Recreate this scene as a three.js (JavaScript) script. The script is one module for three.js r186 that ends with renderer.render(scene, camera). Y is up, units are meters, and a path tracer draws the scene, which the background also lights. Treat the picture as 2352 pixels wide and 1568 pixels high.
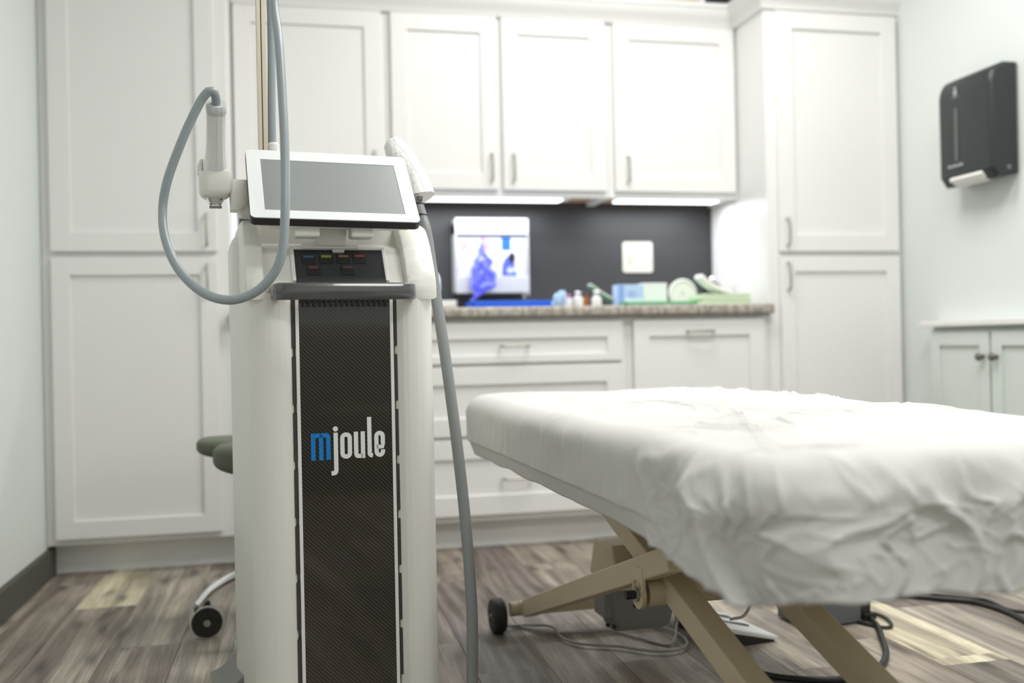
import * as THREE from 'three';
import { RoundedBoxGeometry } from 'three/addons/geometries/RoundedBoxGeometry.js';
import { mergeGeometries, mergeVertices, toCreasedNormals } from 'three/addons/utils/BufferGeometryUtils.js';
import { RectAreaLightUniformsLib } from 'three/addons/lights/RectAreaLightUniformsLib.js';
import { createNoise2D, createNoise3D } from 'simplex-noise';

// ------------------------------------------------------------------ camera, lights, exposure
const scene = new THREE.Scene();
const camera = new THREE.PerspectiveCamera(2 * Math.atan(784 / 2250) * 180 / Math.PI, 1.5, 0.05, 40);
camera.filmGauge = 36;
camera.position.set(0, 0.78, 0);
camera.rotation.order = 'YXZ';
camera.rotation.set(0, -12.2 * Math.PI / 180, -1.15 * Math.PI / 180);
camera.focus = 1.97;
camera.userData.fStop = 1.75;
const renderer = new THREE.WebGLRenderer();
renderer.toneMapping = THREE.LinearToneMapping;
renderer.toneMappingExposure = 1.0;
renderer.shadowMap.enabled = true;
RectAreaLightUniformsLib.init();
scene.background = new THREE.Color(0x000000);
const CEIL = 2.74;
const TROFFERS = [[1.15, -2.8, 12], [1.3, -1.6, 15], [1.15, 0.6, 15]];     // ceiling panels: x, z and strength
const STRIP_POWER = 28;

// ------------------------------------------------------------------ helpers
let seedv = 7;
const rnd = () => { seedv = (seedv * 1664525 + 1013904223) >>> 0; return seedv / 4294967296; };
const prng = (s) => () => { s = (s * 1664525 + 1013904223) >>> 0; return s / 4294967296; };
const n2 = createNoise2D(prng(11)), n3 = createNoise3D(prng(23));
const taken = new Map();
function numbered(name) { const k = taken.get(name) || 0; taken.set(name, k + 1); return k ? name + '_' + String(k).padStart(3, '0') : name; }
const V = (x, y, z) => new THREE.Vector3(x, y, z);
function shade(o) { o.castShadow = true; o.receiveShadow = true; return o; }
function clean(g) { const k = g.index ? g.toNonIndexed() : g; for (const a of Object.keys(k.attributes)) if (!['position', 'normal', 'uv'].includes(a)) k.deleteAttribute(a); if (!k.attributes.normal) k.computeVertexNormals(); if (!k.attributes.uv) k.setAttribute('uv', new THREE.BufferAttribute(new Float32Array(k.attributes.position.count * 2), 2)); return k; }
function merge(list) { return list.length === 1 ? list[0] : mergeGeometries(list.map(clean)); }
function part(name, geo, mat, parent) { const m = shade(new THREE.Mesh(Array.isArray(geo) ? merge(geo) : geo, mat)); m.name = name; parent.add(m); return m; }
function thing(name, label, category, pos = [0, 0, 0], turn = 0, group) {
  const o = new THREE.Group(); o.name = numbered(name); o.position.set(...pos); o.rotation.y = turn;
  o.userData = { label, category }; if (group) o.userData.group = group; scene.add(o); return o;
}
function single(name, geo, mat, label, category, group) {
  const m = part(numbered(name), geo, mat, scene); m.userData = { label, category }; if (group) m.userData.group = group; return m;
}
function struct(name, geo, mat, label, category) { const m = part(name, geo, mat, scene); m.userData = { kind: 'structure', label, category }; return m; }
// box given by its extents, with slightly rounded edges
function box(x0, x1, y0, y1, z0, z1, r = 0) {
  const w = x1 - x0, h = y1 - y0, d = z1 - z0;
  const g = r > 0 ? new RoundedBoxGeometry(w, h, d, 2, Math.min(r, w / 2.01, h / 2.01, d / 2.01)) : new THREE.BoxGeometry(w, h, d);
  return g.translate((x0 + x1) / 2, (y0 + y1) / 2, (z0 + z1) / 2);
}
function cyl(r, h, pos = [0, 0, 0], axis = 'y', seg = 24, r2 = r) {
  const g = new THREE.CylinderGeometry(r2, r, h, seg);
  if (axis === 'x') g.rotateZ(-Math.PI / 2); if (axis === 'z') g.rotateX(Math.PI / 2);
  return g.translate(...pos);
}
function lathe(pts, seg = 32) { return new THREE.LatheGeometry(pts.map(([r, y]) => new THREE.Vector2(r, y)), seg); }
function tube(pts, r, seg = 120, rad = 12, tension = 0.5) {
  const c = new THREE.CatmullRomCurve3(pts.map((p) => V(...p)), false, 'catmullrom', tension);
  const g = new THREE.TubeGeometry(c, seg, r, rad);
  const ends = [0, 1].map((t) => { const s = new THREE.SphereGeometry(r, rad, 6); const p = c.getPoint(t); return s.translate(p.x, p.y, p.z); });
  return merge([g, ...ends]);
}
// bar with a rectangular section between two points
function bar(a, b, w, h, r = 0.004, upv = V(0, 1, 0)) {
  const A = V(...a), B = V(...b), d = B.clone().sub(A), L = d.length(); d.normalize();
  const x = new THREE.Vector3().crossVectors(upv, d).normalize(), y = new THREE.Vector3().crossVectors(d, x);
  const g = new RoundedBoxGeometry(w, h, L, 2, r);
  g.applyMatrix4(new THREE.Matrix4().makeBasis(x, y, d)); const m = A.add(B).multiplyScalar(0.5);
  return g.translate(m.x, m.y, m.z);
}
function rrect(w, h, r, cx = 0, cy = 0) {
  const s = new THREE.Shape(), x = cx - w / 2, y = cy - h / 2;
  s.moveTo(x + r, y); s.lineTo(x + w - r, y); s.absarc(x + w - r, y + r, r, -Math.PI / 2, 0); s.lineTo(x + w, y + h - r);
  s.absarc(x + w - r, y + h - r, r, 0, Math.PI / 2); s.lineTo(x + r, y + h); s.absarc(x + r, y + h - r, r, Math.PI / 2, Math.PI); s.lineTo(x, y + r); s.absarc(x + r, y + r, r, Math.PI, 1.5 * Math.PI);
  return s;
}
function extrude(shape, depth, bevel = 0, seg = 12) {
  return new THREE.ExtrudeGeometry(shape, { depth: depth - 2 * bevel, bevelEnabled: bevel > 0, bevelThickness: bevel, bevelSize: bevel, bevelOffset: -bevel, bevelSegments: 3, curveSegments: seg }).translate(0, 0, bevel);
}
function creased(g, a = 0.6) { return toCreasedNormals(mergeVertices((() => { const k = clean(g); k.deleteAttribute('normal'); return k; })(), 1e-5), a); }

// ------------------------------------------------------------------ materials
const std = (c, rough, o = {}) => { const col = Array.isArray(c) ? new THREE.Color().setRGB(...c) : new THREE.Color(c); return new THREE.MeshPhysicalMaterial({ color: col, roughness: rough, ...o }); };
function noiseTexture(size, f, channels) {      // f(x, y) in pixels returns [r, g, b] 0..255 or one number
  const d = new Uint8Array(size[0] * size[1] * 4);
  for (let y = 0; y < size[1]; y++) for (let x = 0; x < size[0]; x++) { const v = f(x, y), o = (y * size[0] + x) * 4; if (typeof v === 'number') { d[o] = d[o + 1] = d[o + 2] = v; } else { d[o] = v[0]; d[o + 1] = v[1]; d[o + 2] = v[2]; } d[o + 3] = 255; }
  const t = new THREE.DataTexture(d, size[0], size[1]); t.wrapS = t.wrapT = THREE.RepeatWrapping; t.magFilter = THREE.LinearFilter; t.minFilter = THREE.LinearMipmapLinearFilter; t.generateMipmaps = true; t.needsUpdate = true; if (channels === 'srgb') t.colorSpace = THREE.SRGBColorSpace; return t;
}
const clamp = (v, a, b) => Math.min(b, Math.max(a, v)), smooth = (a, b, v) => { const t = clamp((v - a) / (b - a), 0, 1); return t * t * (3 - 2 * t); }, lerp = (a, b, t) => a + (b - a) * t;
const orange = noiseTexture([256, 256], (x, y) => 128 + 60 * n2(x / 6, y / 6) + 40 * n2(x / 3 + 90, y / 3));
orange.repeat.set(4, 4);
const M = {
  wall: std([0.74, 0.782, 0.762], 0.75, { bumpMap: orange, bumpScale: 0.0004 }),
  ceiling: std([0.8, 0.8, 0.79], 0.9),
  cabinet: std([0.84, 0.835, 0.82], 0.38),
  greycab: std([0.66, 0.71, 0.68], 0.45),
  backsplash: std([0.036, 0.036, 0.04], 0.47),
  baseboard: std([0.085, 0.085, 0.07], 0.6),
  maple: std([0.62, 0.42, 0.24], 0.5),
  nickel: std([0.45, 0.43, 0.38], 0.42, { metalness: 0.9 }),
  darkmetal: std([0.2, 0.19, 0.17], 0.35, { metalness: 0.9 }),
  chrome: std([0.86, 0.87, 0.88], 0.08, { metalness: 1 }),
  shell: std([0.80, 0.79, 0.735], 0.36),
  shellWhite: std([0.84, 0.84, 0.82], 0.3),
  capgrey: std([0.64, 0.66, 0.65], 0.45),
  bezel: std([0.83, 0.85, 0.845], 0.25, { clearcoat: 0.4, clearcoatRoughness: 0.1 }),
  screen: std([0.25, 0.27, 0.272], 0.35, { clearcoat: 1, clearcoatRoughness: 0.22 }),
  tabletEdge: std([0.03, 0.028, 0.03], 0.4),
  handle: std([0.085, 0.088, 0.088], 0.2, { clearcoat: 0.6, clearcoatRoughness: 0.05 }),
  black: std([0.012, 0.012, 0.012], 0.45),
  tray: std([0.035, 0.038, 0.042], 0.32),
  hose: std([0.30, 0.345, 0.365], 0.34, { clearcoat: 0.25, clearcoatRoughness: 0.25 }),
  hoseR: std([0.25, 0.265, 0.265], 0.45),
  pole: std([0.66, 0.60, 0.48], 0.35, { metalness: 0.35 }),
  groove: std([0.08, 0.07, 0.06], 0.6),
  beige: std([0.58, 0.50, 0.345], 0.42),
  rubber: std([0.022, 0.023, 0.023], 0.6),
  greyPlastic: std([0.25, 0.245, 0.235], 0.5),
  whitePlastic: std([0.78, 0.79, 0.78], 0.4),
  olive: std([0.115, 0.13, 0.09], 0.6),
  cord: std([0.33, 0.32, 0.30], 0.5),
  blackCord: std([0.012, 0.014, 0.013], 0.4),
  towelDisp: std([0.022, 0.027, 0.028], 0.42),
  mark: std([0.38, 0.42, 0.44], 0.5),
  markDim: std([0.11, 0.115, 0.115], 0.4),
  paper: std([0.85, 0.84, 0.80], 0.85),
  slot: std([0.05, 0.045, 0.045], 0.7),
  logoBlue: std([0.0, 0.21, 0.62], 0.4),
  logoWhite: std([0.80, 0.82, 0.81], 0.4),
};
// carbon weave of the front panel: diagonal twill
const carbonTex = noiseTexture([256, 256], (x, y) => {
  const p = ((x + y) / 16) % 1, q = ((x - y + 1024) / 8) % 1, r = Math.sin(Math.PI * p), k = (p < 0.55 ? 0.5 + 0.5 * Math.sin(Math.PI * p / 0.55) : 0.14) * (0.88 + 0.12 * Math.sin(2 * Math.PI * q)) * (0.94 + 0.06 * n2(x / 9, y / 40)) + 0 * r;
  return [76 * k + 4, 68 * k + 4, 56 * k + 3];
}, 'srgb');
carbonTex.repeat.set(1 / 0.136, 1 / 0.136);
M.carbon = std([1, 1, 1], 0.34, { map: carbonTex, clearcoat: 1, clearcoatRoughness: 0.04 });
M.carbon.color.set(0xffffff);
// laminate worktop: mottled grey brown stone print
const lamTex = noiseTexture([512, 512], (x, y) => {
  const a = n2(x / 60, y / 25), b = n2(x / 14 + 40, y / 9), c = n2(x / 4, y / 4 + 80), k = 0.5 + 0.28 * a + 0.16 * b + 0.1 * c;
  return [lerp(112, 214, k), lerp(105, 208, k), lerp(96, 197, k)];
}, 'srgb');
lamTex.repeat.set(1 / 0.7, 1 / 0.7);
M.laminate = std([1, 1, 1], 0.35, { map: lamTex });
// wood planks: three prints of bleached grey-brown boards, grain along v
function plankTex(seed, tones) {
  const o = seed * 37.3;
  return noiseTexture([512, 2048], (x, y) => {
    const u = x / 512, v = y / 2048, w = n2(v * 1.6 + o, u * 1.1) * 0.035, s = u + w;
    const broad = 0.5 + 0.5 * n2(s * 3.1 + o, v * 1.25 + o), band = 0.5 + 0.5 * n2(s * 7.5 + o + 20, v * 1.7);
    const grain = n2(s * 42 + o, v * 7), fine = n2(s * 120 + o, v * 16), knot = Math.pow(Math.max(0, n2(s * 3.4 + o + 70, v * 5.5)), 3), saw = n2(u * 9 + o, v * 160) * smooth(0.05, 0.6, n2(s * 4 + o + 5, v * 3));
    const k = clamp(0.62 * broad + 0.38 * band, 0, 1) * (tones.length - 1), i = Math.min(tones.length - 2, Math.floor(k)), f = smooth(0, 1, k - i);
    const m = 1 + 0.10 * grain + 0.07 * fine + 0.05 * saw - 0.45 * knot;
    return [0, 1, 2].map((c) => clamp(lerp(tones[i][c], tones[i + 1][c], f) * m, 0, 255));
  }, 'srgb');
}
const plankMaps = [
  plankTex(1, [[84, 74, 66], [118, 107, 97], [146, 135, 123], [172, 162, 148], [126, 118, 108]]),
  plankTex(2, [[98, 92, 86], [140, 132, 122], [163, 154, 142], [186, 176, 160], [150, 141, 130]]),
  plankTex(3, [[74, 65, 57], [104, 95, 87], [134, 125, 117], [112, 103, 94], [156, 146, 132]]),
  plankTex(4, [[140, 130, 116], [172, 162, 142], [208, 198, 170], [222, 214, 188], [176, 166, 148]]),
];
const plankMats = plankMaps.map((map) => std([1, 1, 1], 0.5, { map }));

// ------------------------------------------------------------------ the room
const XL = -0.86, XR = 2.43, ZB = -4.155, ZF = 2.0;
struct('wall_left', box(XL - 0.12, XL, 0, CEIL, ZB - 0.12, ZF + 0.12), M.wall, 'pale mint white painted wall on the left', 'wall');
struct('wall_right', box(XR, XR + 0.12, 0, CEIL, ZB - 0.12, ZF + 0.12), M.wall, 'pale mint white painted wall holding the towel dispenser', 'wall');
struct('wall_back', box(XL, XR, 0, CEIL, ZB - 0.12, ZB), M.backsplash, 'charcoal wall between counter and upper cabinets', 'wall');
struct('wall_front', box(XL, XR, 0, CEIL, ZF, ZF + 0.12), M.wall, 'pale wall behind the photographer', 'wall');
struct('ceiling', box(XL - 0.12, XR + 0.12, CEIL, CEIL + 0.1, ZB - 0.12, ZF + 0.12), M.ceiling, 'plain white ceiling above the treatment room', 'ceiling');
function baseboardGeo(len) { const s = new THREE.Shape(); s.moveTo(0, 0); s.lineTo(0.013, 0); s.lineTo(0.013, 0.092); s.lineTo(0.008, 0.1); s.lineTo(0, 0.1); return new THREE.ExtrudeGeometry(s, { depth: len, bevelEnabled: false }); }
struct('baseboard_left', baseboardGeo(ZF + 3.685).translate(XL, 0, -3.685), M.baseboard, 'dark grey vinyl baseboard along left wall', 'baseboard');
struct('baseboard_right', baseboardGeo(ZF + 3.6).rotateY(Math.PI).translate(XR, 0, ZF), M.baseboard, 'dark grey vinyl baseboard along right wall', 'baseboard');

// floor: a slab and separate planks with fine recessed joints
const floor = struct('floor', box(XL, XR, -0.06, -0.006, ZB, ZF), std([0.05, 0.045, 0.04], 0.8), 'grey brown wood plank floor', 'floor');
{
  const PW = 0.1785, X0 = -0.503, gap = 0.0012, LEN = 1.22;
  for (let k = -2; k < 17; k++) {
    let a = X0 + k * PW, b = a + PW; if (b < XL + 0.01 || a > XR - 0.01) continue; a = Math.max(a, XL); b = Math.min(b, XR);
    let joint = -3.6 + ((k * 0.47 + 10) % 1) * LEN;
    if (k === -1) joint = -3.165; if (k === -2) joint = -3.49; if (k === 11) joint = -2.035; if (k === 2) joint = -2.62; if (k === 0) joint = -2.72; if (k === 1) joint = -2.35;
    if (k === 12) joint = -2.5;
    let z = joint - Math.ceil((joint - ZB) / LEN) * LEN;
    for (; z < ZF; z += LEN) {
      const z0 = Math.max(z, ZB + 0.45), z1 = Math.min(z + LEN, ZF); if (z1 - z0 < 0.01) continue;
      let v = [0, 0, 1, 0, 2, 1, 2][Math.floor(rnd() * 7)];
      if (k === -1 && z1 < -3.1) v = 3; if (k === 11 && Math.abs(z1 + 2.035) < 0.05) v = 3; if (k === 11 && z1 > -1.9 && z1 < -0.5) v = 2; if (k === 6 && z1 > -2.6 && z1 < -1.4) v = 2;
      const g = new RoundedBoxGeometry(b - a - gap, 0.006, z1 - z0 - gap, 1, 0.0009), p = g.attributes.position, uv = g.attributes.uv;
      const ou = rnd(), ov = rnd(), flip = rnd() < 0.5 ? -1 : 1;
      for (let i = 0; i < p.count; i++) uv.setXY(i, ou + flip * p.getX(i) / 0.36, ov + p.getZ(i) / 1.9);
      g.translate((a + b) / 2, -0.003, (z0 + z1) / 2);
      part('plank', g, plankMats[v], floor);
    }
  }
}

// ceiling light panels with their light
TROFFERS.forEach(([x, z, strength], i) => {
  const t = thing('ceiling_light', ['framed ceiling light panel nearest the cabinets', 'framed ceiling light panel above the middle of the bed', 'framed ceiling light panel behind the photographer'][i], 'ceiling light', [x, CEIL, z], 0);
  part('frame', [box(-0.62, 0.62, -0.03, 0, -0.32, -0.28), box(-0.62, 0.62, -0.03, 0, 0.28, 0.32), box(-0.62, -0.58, -0.03, 0, -0.28, 0.28), box(0.58, 0.62, -0.03, 0, -0.28, 0.28)], M.whitePlastic, t);
  part('diffuser', box(-0.58, 0.58, -0.02, -0.001, -0.28, 0.28), std([0.8, 0.8, 0.8], 0.6, { emissive: new THREE.Color().setRGB(1, 0.985, 0.965), emissiveIntensity: 1.5 }), t);
  const l = new THREE.RectAreaLight(new THREE.Color().setRGB(1, 0.985, 0.965), strength, 1.16, 0.56); l.position.set(x, CEIL - 0.032, z); l.lookAt(x, 0, z); l.castShadow = true; scene.add(l);
});

// ------------------------------------------------------------------ cabinetry
// a shaker door or drawer front: frame with a recessed panel; returns the frame mesh
function shaker(name, parent, x0, x1, y0, y1, zf, rail, mat = M.cabinet, top = rail, bottom = rail) {
  const zb = zf - 0.02, r = 0.0025;
  const f = part(name, [box(x0, x0 + rail, y0, y1, zb, zf, r), box(x1 - rail, x1, y0, y1, zb, zf, r), box(x0 + rail - 0.003, x1 - rail + 0.003, y1 - top, y1, zb, zf - 0.0003, r), box(x0 + rail - 0.003, x1 - rail + 0.003, y0, y0 + bottom, zb, zf - 0.0003, r)], mat, parent);
  part('recessed_panel', box(x0 + rail - 0.002, x1 - rail + 0.002, y0 + bottom - 0.002, y1 - top + 0.002, zb + 0.001, zf - 0.011), mat, f);
  return f;
}
function pull(parent, x, y, zf, len, vertical) {   // arched bar pull
  const h = len / 2, d = 0.026, pts = [[-h, 0], [-h, d * 0.6], [-h + 0.008, d * 0.92], [-h + 0.02, d], [0, d + 0.002], [h - 0.02, d], [h - 0.008, d * 0.92], [h, d * 0.6], [h, 0]];
  const g = tube(pts.map(([a, b]) => vertical ? [x, y + a, zf + b] : [x + a, y, zf + b]), 0.0048, 40, 8);
  return part('handle', g, M.nickel, parent);
}
const FZ = -3.612, DZ = -3.59, TOE = -3.685;
function tallUnit(label, x0, x1, dx0, dx1, hx) {
  const t = thing('tall_cabinet', label, 'cabinet', [0, 0, 0], 0);
  part('body', [box(x0, x1, 0.11, 2.13, ZB + 0.002, FZ, 0.002), box(x0 + 0.02, x1 - 0.004, 2.13, 2.16, ZB + 0.01, FZ - 0.02)], M.cabinet, t);
  part('toe_kick', box(x0 + 0.012, x1, 0.001, 0.11, ZB + 0.002, TOE), M.cabinet, t);
  const lo = shaker('door', t, dx0, dx1, 0.133, 1.098, DZ, 0.062), up = shaker('door', t, dx0, dx1, 1.118, 2.078, DZ, 0.068);
  pull(lo, hx, 1.018, DZ, 0.106, true); pull(up, hx, 1.195, DZ, 0.106, true);
  return t;
}
tallUnit('tall white cabinet with two stacked doors against the left wall', XL + 0.001, -0.238, -0.826, -0.278, -0.312);
tallUnit('tall white cabinet with two stacked doors beside the right wall', 1.835, XR - 0.001, 1.88, 2.412, 1.909);
// base cabinets
function baseUnit(label, x0, x1) {
  const t = thing('base_cabinet', label, 'cabinet', [0, 0, 0], 0);
  part('body', box(x0, x1, 0.11, 0.868, ZB + 0.002, FZ, 0.002), M.cabinet, t);
  part('toe_kick', box(x0, x1, 0.001, 0.11, ZB + 0.002, TOE), M.cabinet, t);
  return t;
}
{
  const a = baseUnit('white base cabinet hidden behind the laser machine, nearest the left tall cabinet', -0.237, 0.338);
  const d = shaker('door', a, -0.21, 0.315, 0.135, 0.852, DZ, 0.062); pull(d, 0.28, 0.77, DZ, 0.106, true);
  const b = baseUnit('white base cabinet with three drawers, left of the pull-out', 0.339, 1.236);
  const d1 = shaker('drawer', b, 0.362, 1.212, 0.700, 0.852, DZ, 0.062, M.cabinet, 0.062, 0.03); pull(d1, 0.786, 0.762, DZ, 0.108, false);
  const d2 = shaker('drawer', b, 0.362, 1.212, 0.430, 0.688, DZ, 0.068); pull(d2, 0.786, 0.56, DZ, 0.108, false);
  const d3 = shaker('drawer', b, 0.362, 1.212, 0.135, 0.418, DZ, 0.074); pull(d3, 0.786, 0.268, DZ, 0.108, false);
  const c = baseUnit('white pull-out base cabinet with a handle on its top rail', 1.237, 1.833);
  const d4 = shaker('door', c, 1.257, 1.802, 0.135, 0.852, DZ, 0.064); pull(d4, 1.53, 0.806, DZ, 0.108, false);
}
// worktop with a rounded front edge
{
  const s = new THREE.Shape(), z0 = -ZB, z1 = 3.562;     // drawn in (-z, y)
  s.moveTo(z0, 0.870); s.lineTo(z1 + 0.012, 0.870); s.absarc(z1 + 0.012, 0.882, 0.012, -Math.PI / 2, -Math.PI, true); s.lineTo(z1, 0.898); s.absarc(z1 + 0.012, 0.898, 0.012, Math.PI, Math.PI / 2, true); s.lineTo(z0, 0.910); s.lineTo(z0, 0.870);
  const g = new THREE.ExtrudeGeometry(s, { depth: 1.834 + 0.237, bevelEnabled: false, curveSegments: 6 });
  g.rotateY(Math.PI / 2).translate(-0.237, 0, 0);
  single('worktop', creased(g), M.laminate, 'grey brown laminate worktop across the base cabinets', 'worktop');
}
// upper cabinets
const UZ = -3.882, UDZ = -3.86;
const stripMat = std([0.8, 0.8, 0.8], 0.5, { emissive: new THREE.Color().setRGB(0.93, 0.96, 1.0), emissiveIntensity: 3.2 });
function upperUnit(label, x0, x1, doors, strip) {
  const t = thing('upper_cabinet', label, 'cabinet', [0, 0, 0], 0);
  part('body', [box(x0, x1, 1.392, 2.13, ZB + 0.002, UZ - 0.016), box(x0, x1, 1.366, 2.13, UZ - 0.018, UZ, 0.002), box(x0, x0 + 0.016, 1.37, 1.4, ZB + 0.002, UZ - 0.016), box(x1 - 0.016, x1, 1.37, 1.4, ZB + 0.002, UZ - 0.016)], M.cabinet, t);
  part('bottom_panel', box(x0 + 0.016, x1 - 0.016, 1.386, 1.392, ZB + 0.003, UZ - 0.018), M.maple, t);
  for (const [a, b, hx] of doors) { const d = shaker('door', t, a, b, 1.392, 2.086, UDZ, 0.066); pull(d, hx, 1.480, UDZ, 0.106, true); }
  const [s0, s1, slabel] = strip;
  const l = thing('under_cabinet_light', slabel, 'light', [0, 0, 0], 0);
  part('housing', box(s0, s1 + 0.035, 1.366, 1.3855, -3.995, -3.915, 0.003), M.whitePlastic, l);
  part('diffuser', box(s0 + 0.004, s1, 1.3605, 1.3665, -3.992, -3.918, 0.002), stripMat, l);
  part('switch', box(s1 + 0.008, s1 + 0.03, 1.362, 1.367, -3.97, -3.94, 0.002), M.whitePlastic, l);
  const q = new THREE.RectAreaLight(new THREE.Color().setRGB(0.90, 0.945, 1.0), STRIP_POWER, s1 - s0, 0.07); q.position.set((s0 + s1) / 2, 1.3585, -3.955); q.lookAt((s0 + s1) / 2, 0, -3.955); q.castShadow = true; scene.add(q);
}
upperUnit('white upper cabinet with one door, behind the laser machine pole', -0.237, 0.349, [[-0.228, 0.332, 0.299]], [-0.15, 0.27, 'slim under-cabinet light behind the laser machine']);
upperUnit('white double-door upper cabinet above the glove dispenser', 0.350, 1.262, [[0.37, 0.795, 0.766], [0.815, 1.25, 0.856]], [0.42, 1.075, 'long slim lit under-cabinet light above the glove dispenser']);
upperUnit('white single-door upper cabinet above the outlet plate', 1.263, 1.834, [[1.287, 1.823, 1.340]], [1.31, 1.765, 'shorter slim lit under-cabinet light above the outlet plate']);
// crown moulding following the cabinet fronts
{
  const prof = [[0, 2.088], [0.012, 2.09], [0.016, 2.104], [0.03, 2.122], [0.046, 2.142], [0.05, 2.158], [0.056, 2.162], [0.056, 2.178], [-0.02, 2.178]];
  const fz = FZ, uz = UZ + 0.004, path = [[XL, fz], [-0.238, fz], [-0.238, uz], [1.835, uz], [1.835, fz], [XR, fz]];
  const off = (i, o) => { // mitred offset towards the room (left-hand normal of the path is into the room for +x runs: +z)
    const P = path[i], dirs = []; if (i > 0) dirs.push([P[0] - path[i - 1][0], P[1] - path[i - 1][1]]); if (i < path.length - 1) dirs.push([path[i + 1][0] - P[0], path[i + 1][1] - P[1]]);
    let nx = 0, nz = 0; for (const [dx, dz] of dirs) { const l = Math.hypot(dx, dz); nx += -dz / l; nz += dx / l; }
    if (dirs.length === 1) { return [P[0] + nx * o, P[1] + nz * o]; }
    return [P[0] + nx * o, P[1] + nz * o];
  };
  const pos = [], idx = [], N = prof.length;
  path.forEach((_, i) => prof.forEach(([o, y]) => { const [x, z] = off(i, o); pos.push(clamp(x, XL, XR), y, z); }));
  for (let i = 0; i < path.length - 1; i++) for (let j = 0; j < N; j++) { const a = i * N + j, b = i * N + (j + 1) % N, c = a + N, d = b + N; idx.push(a, c, b, b, c, d); }
  const g = new THREE.BufferGeometry(); g.setAttribute('position', new THREE.Float32BufferAttribute(pos, 3)); g.setIndex(idx);
  const k = toCreasedNormals(g, 0.5);
  struct('trim_1', k, M.cabinet, 'white crown moulding along the top of the cabinets', 'trim');
}
// box on top of the upper cabinets
{
  const t = thing('storage_box', 'cream storage box with white ends on top of the upper cabinets', 'box', [1.53, 2.131, -3.99], 0);
  part('body', box(-0.155, 0.155, 0, 0.24, -0.1, 0.1, 0.004), std([0.62, 0.56, 0.42], 0.6), t);
  for (const s of [-1, 1]) part('end_panel', box(s * 0.167 - 0.012, s * 0.167 + 0.012, 0, 0.26, -0.105, 0.105, 0.004), M.whitePlastic, t);
}

// ------------------------------------------------------------------ wall cabinet on the right wall
{
  const t = thing('wall_cabinet', 'low pale grey cabinet with two knobbed doors on the right wall', 'cabinet', [XR - 0.05, 0, -3.355], 0);   // local: front faces -x
  const L = 1.12;
  part('body', box(-0.0, 0.049, 0.11, 0.79, 0, L, 0.002), M.greycab, t);
  part('toe_kick', box(0.02, 0.049, 0.001, 0.11, 0.01, L - 0.01), M.greycab, t);
  part('ledge', box(-0.035, 0.049, 0.803, 0.826, -0.02, L + 0.02, 0.004), M.cabinet, t);
  part('ledge_support', box(0.012, 0.049, 0.789, 0.804, 0, L), M.greycab, t);
  for (let k = 0; k < 3; k++) {
    const z0 = 0.024 + k * 0.335, z1 = z0 + 0.323, x = -0.018;
    const r = 0.05;
    const d = part('door', [box(x, 0, 0.135, 0.782, z0, z0 + r, 0.002), box(x, 0, 0.135, 0.782, z1 - r, z1, 0.002), box(x, 0, 0.732, 0.782, z0 + r - 0.002, z1 - r + 0.002, 0.002), box(x, 0, 0.135, 0.185, z0 + r - 0.002, z1 - r + 0.002, 0.002)], M.greycab, t);
    part('recessed_panel', box(x + 0.010, 0, 0.183, 0.734, z0 + r - 0.002, z1 - r + 0.002), M.greycab, d);
    const kz = k === 0 ? z1 - 0.028 : k === 1 ? z0 + 0.028 : z1 - 0.028;
    const kn = lathe([[0.001, 0], [0.0085, 0], [0.006, 0.006], [0.006, 0.012], [0.0135, 0.016], [0.0155, 0.021], [0.0125, 0.027], [0.001, 0.029]], 20); kn.rotateZ(Math.PI / 2).translate(x, 0.693, kz);
    part('knob', kn, M.darkmetal, d);
  }
}
// paper towel dispenser on the right wall
{
  const t = thing('towel_dispenser', 'black paper towel dispenser mounted on the right wall', 'dispenser', [XR, 1.51, -3.06], 0);   // local: front faces -x
  const side = new THREE.Shape();   // drawn in (depth from wall, y)
  side.moveTo(0, -0.185); side.lineTo(0.085, -0.2); side.lineTo(0.11, -0.165); side.lineTo(0.112, 0.12); side.quadraticCurveTo(0.11, 0.165, 0.085, 0.185); side.lineTo(0.05, 0.2); side.lineTo(0, 0.2); side.lineTo(0, -0.185);
  const g = new THREE.ExtrudeGeometry(side, { depth: 0.246, bevelEnabled: true, bevelThickness: 0.02, bevelSize: 0.016, bevelOffset: -0.016, bevelSegments: 4, curveSegments: 8 });
  g.translate(0, 0, -0.123).rotateY(Math.PI); g.translate(0, 0, 0); g.computeBoundingBox();
  g.translate(-g.boundingBox.max.x - 0.001, 0, 0);
  part('cover', creased(g, 0.5), M.towelDisp, t);
  const fx = -0.1135;
  part('paper', new RoundedBoxGeometry(0.05, 0.016, 0.17, 3, 0.006).rotateZ(-0.5).translate(-0.092, -0.187, 0.004), M.paper, t);
  part('sheet_window', box(fx - 0.0006, fx + 0.002, -0.115, 0.075, -0.047, -0.03, 0.0002), M.markDim, t);
  part('logo', [cyl(0.006, 0.002, [fx, 0.146, -0.04], 'x', 16), box(fx - 0.001, fx + 0.001, 0.122, 0.139, -0.049, -0.031, 0.0005), box(fx - 0.0008, fx + 0.001, 0.114, 0.1165, -0.056, -0.024)], M.mark, t);
  const bars = []; for (let k = 0; k < 8; k++) bars.push(box(fx - 0.0008, fx + 0.001, -0.135, -0.135 + (k % 3 ? 0.008 : 0.011), -0.085 + k * 0.0105, -0.085 + k * 0.0105 + 0.0075));
  part('lettering', bars, M.mark, t);
  part('lock', new THREE.TorusGeometry(0.006, 0.0012, 8, 20).translate(-0.045, -0.165, 0.1435), M.mark, t);
}

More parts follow.
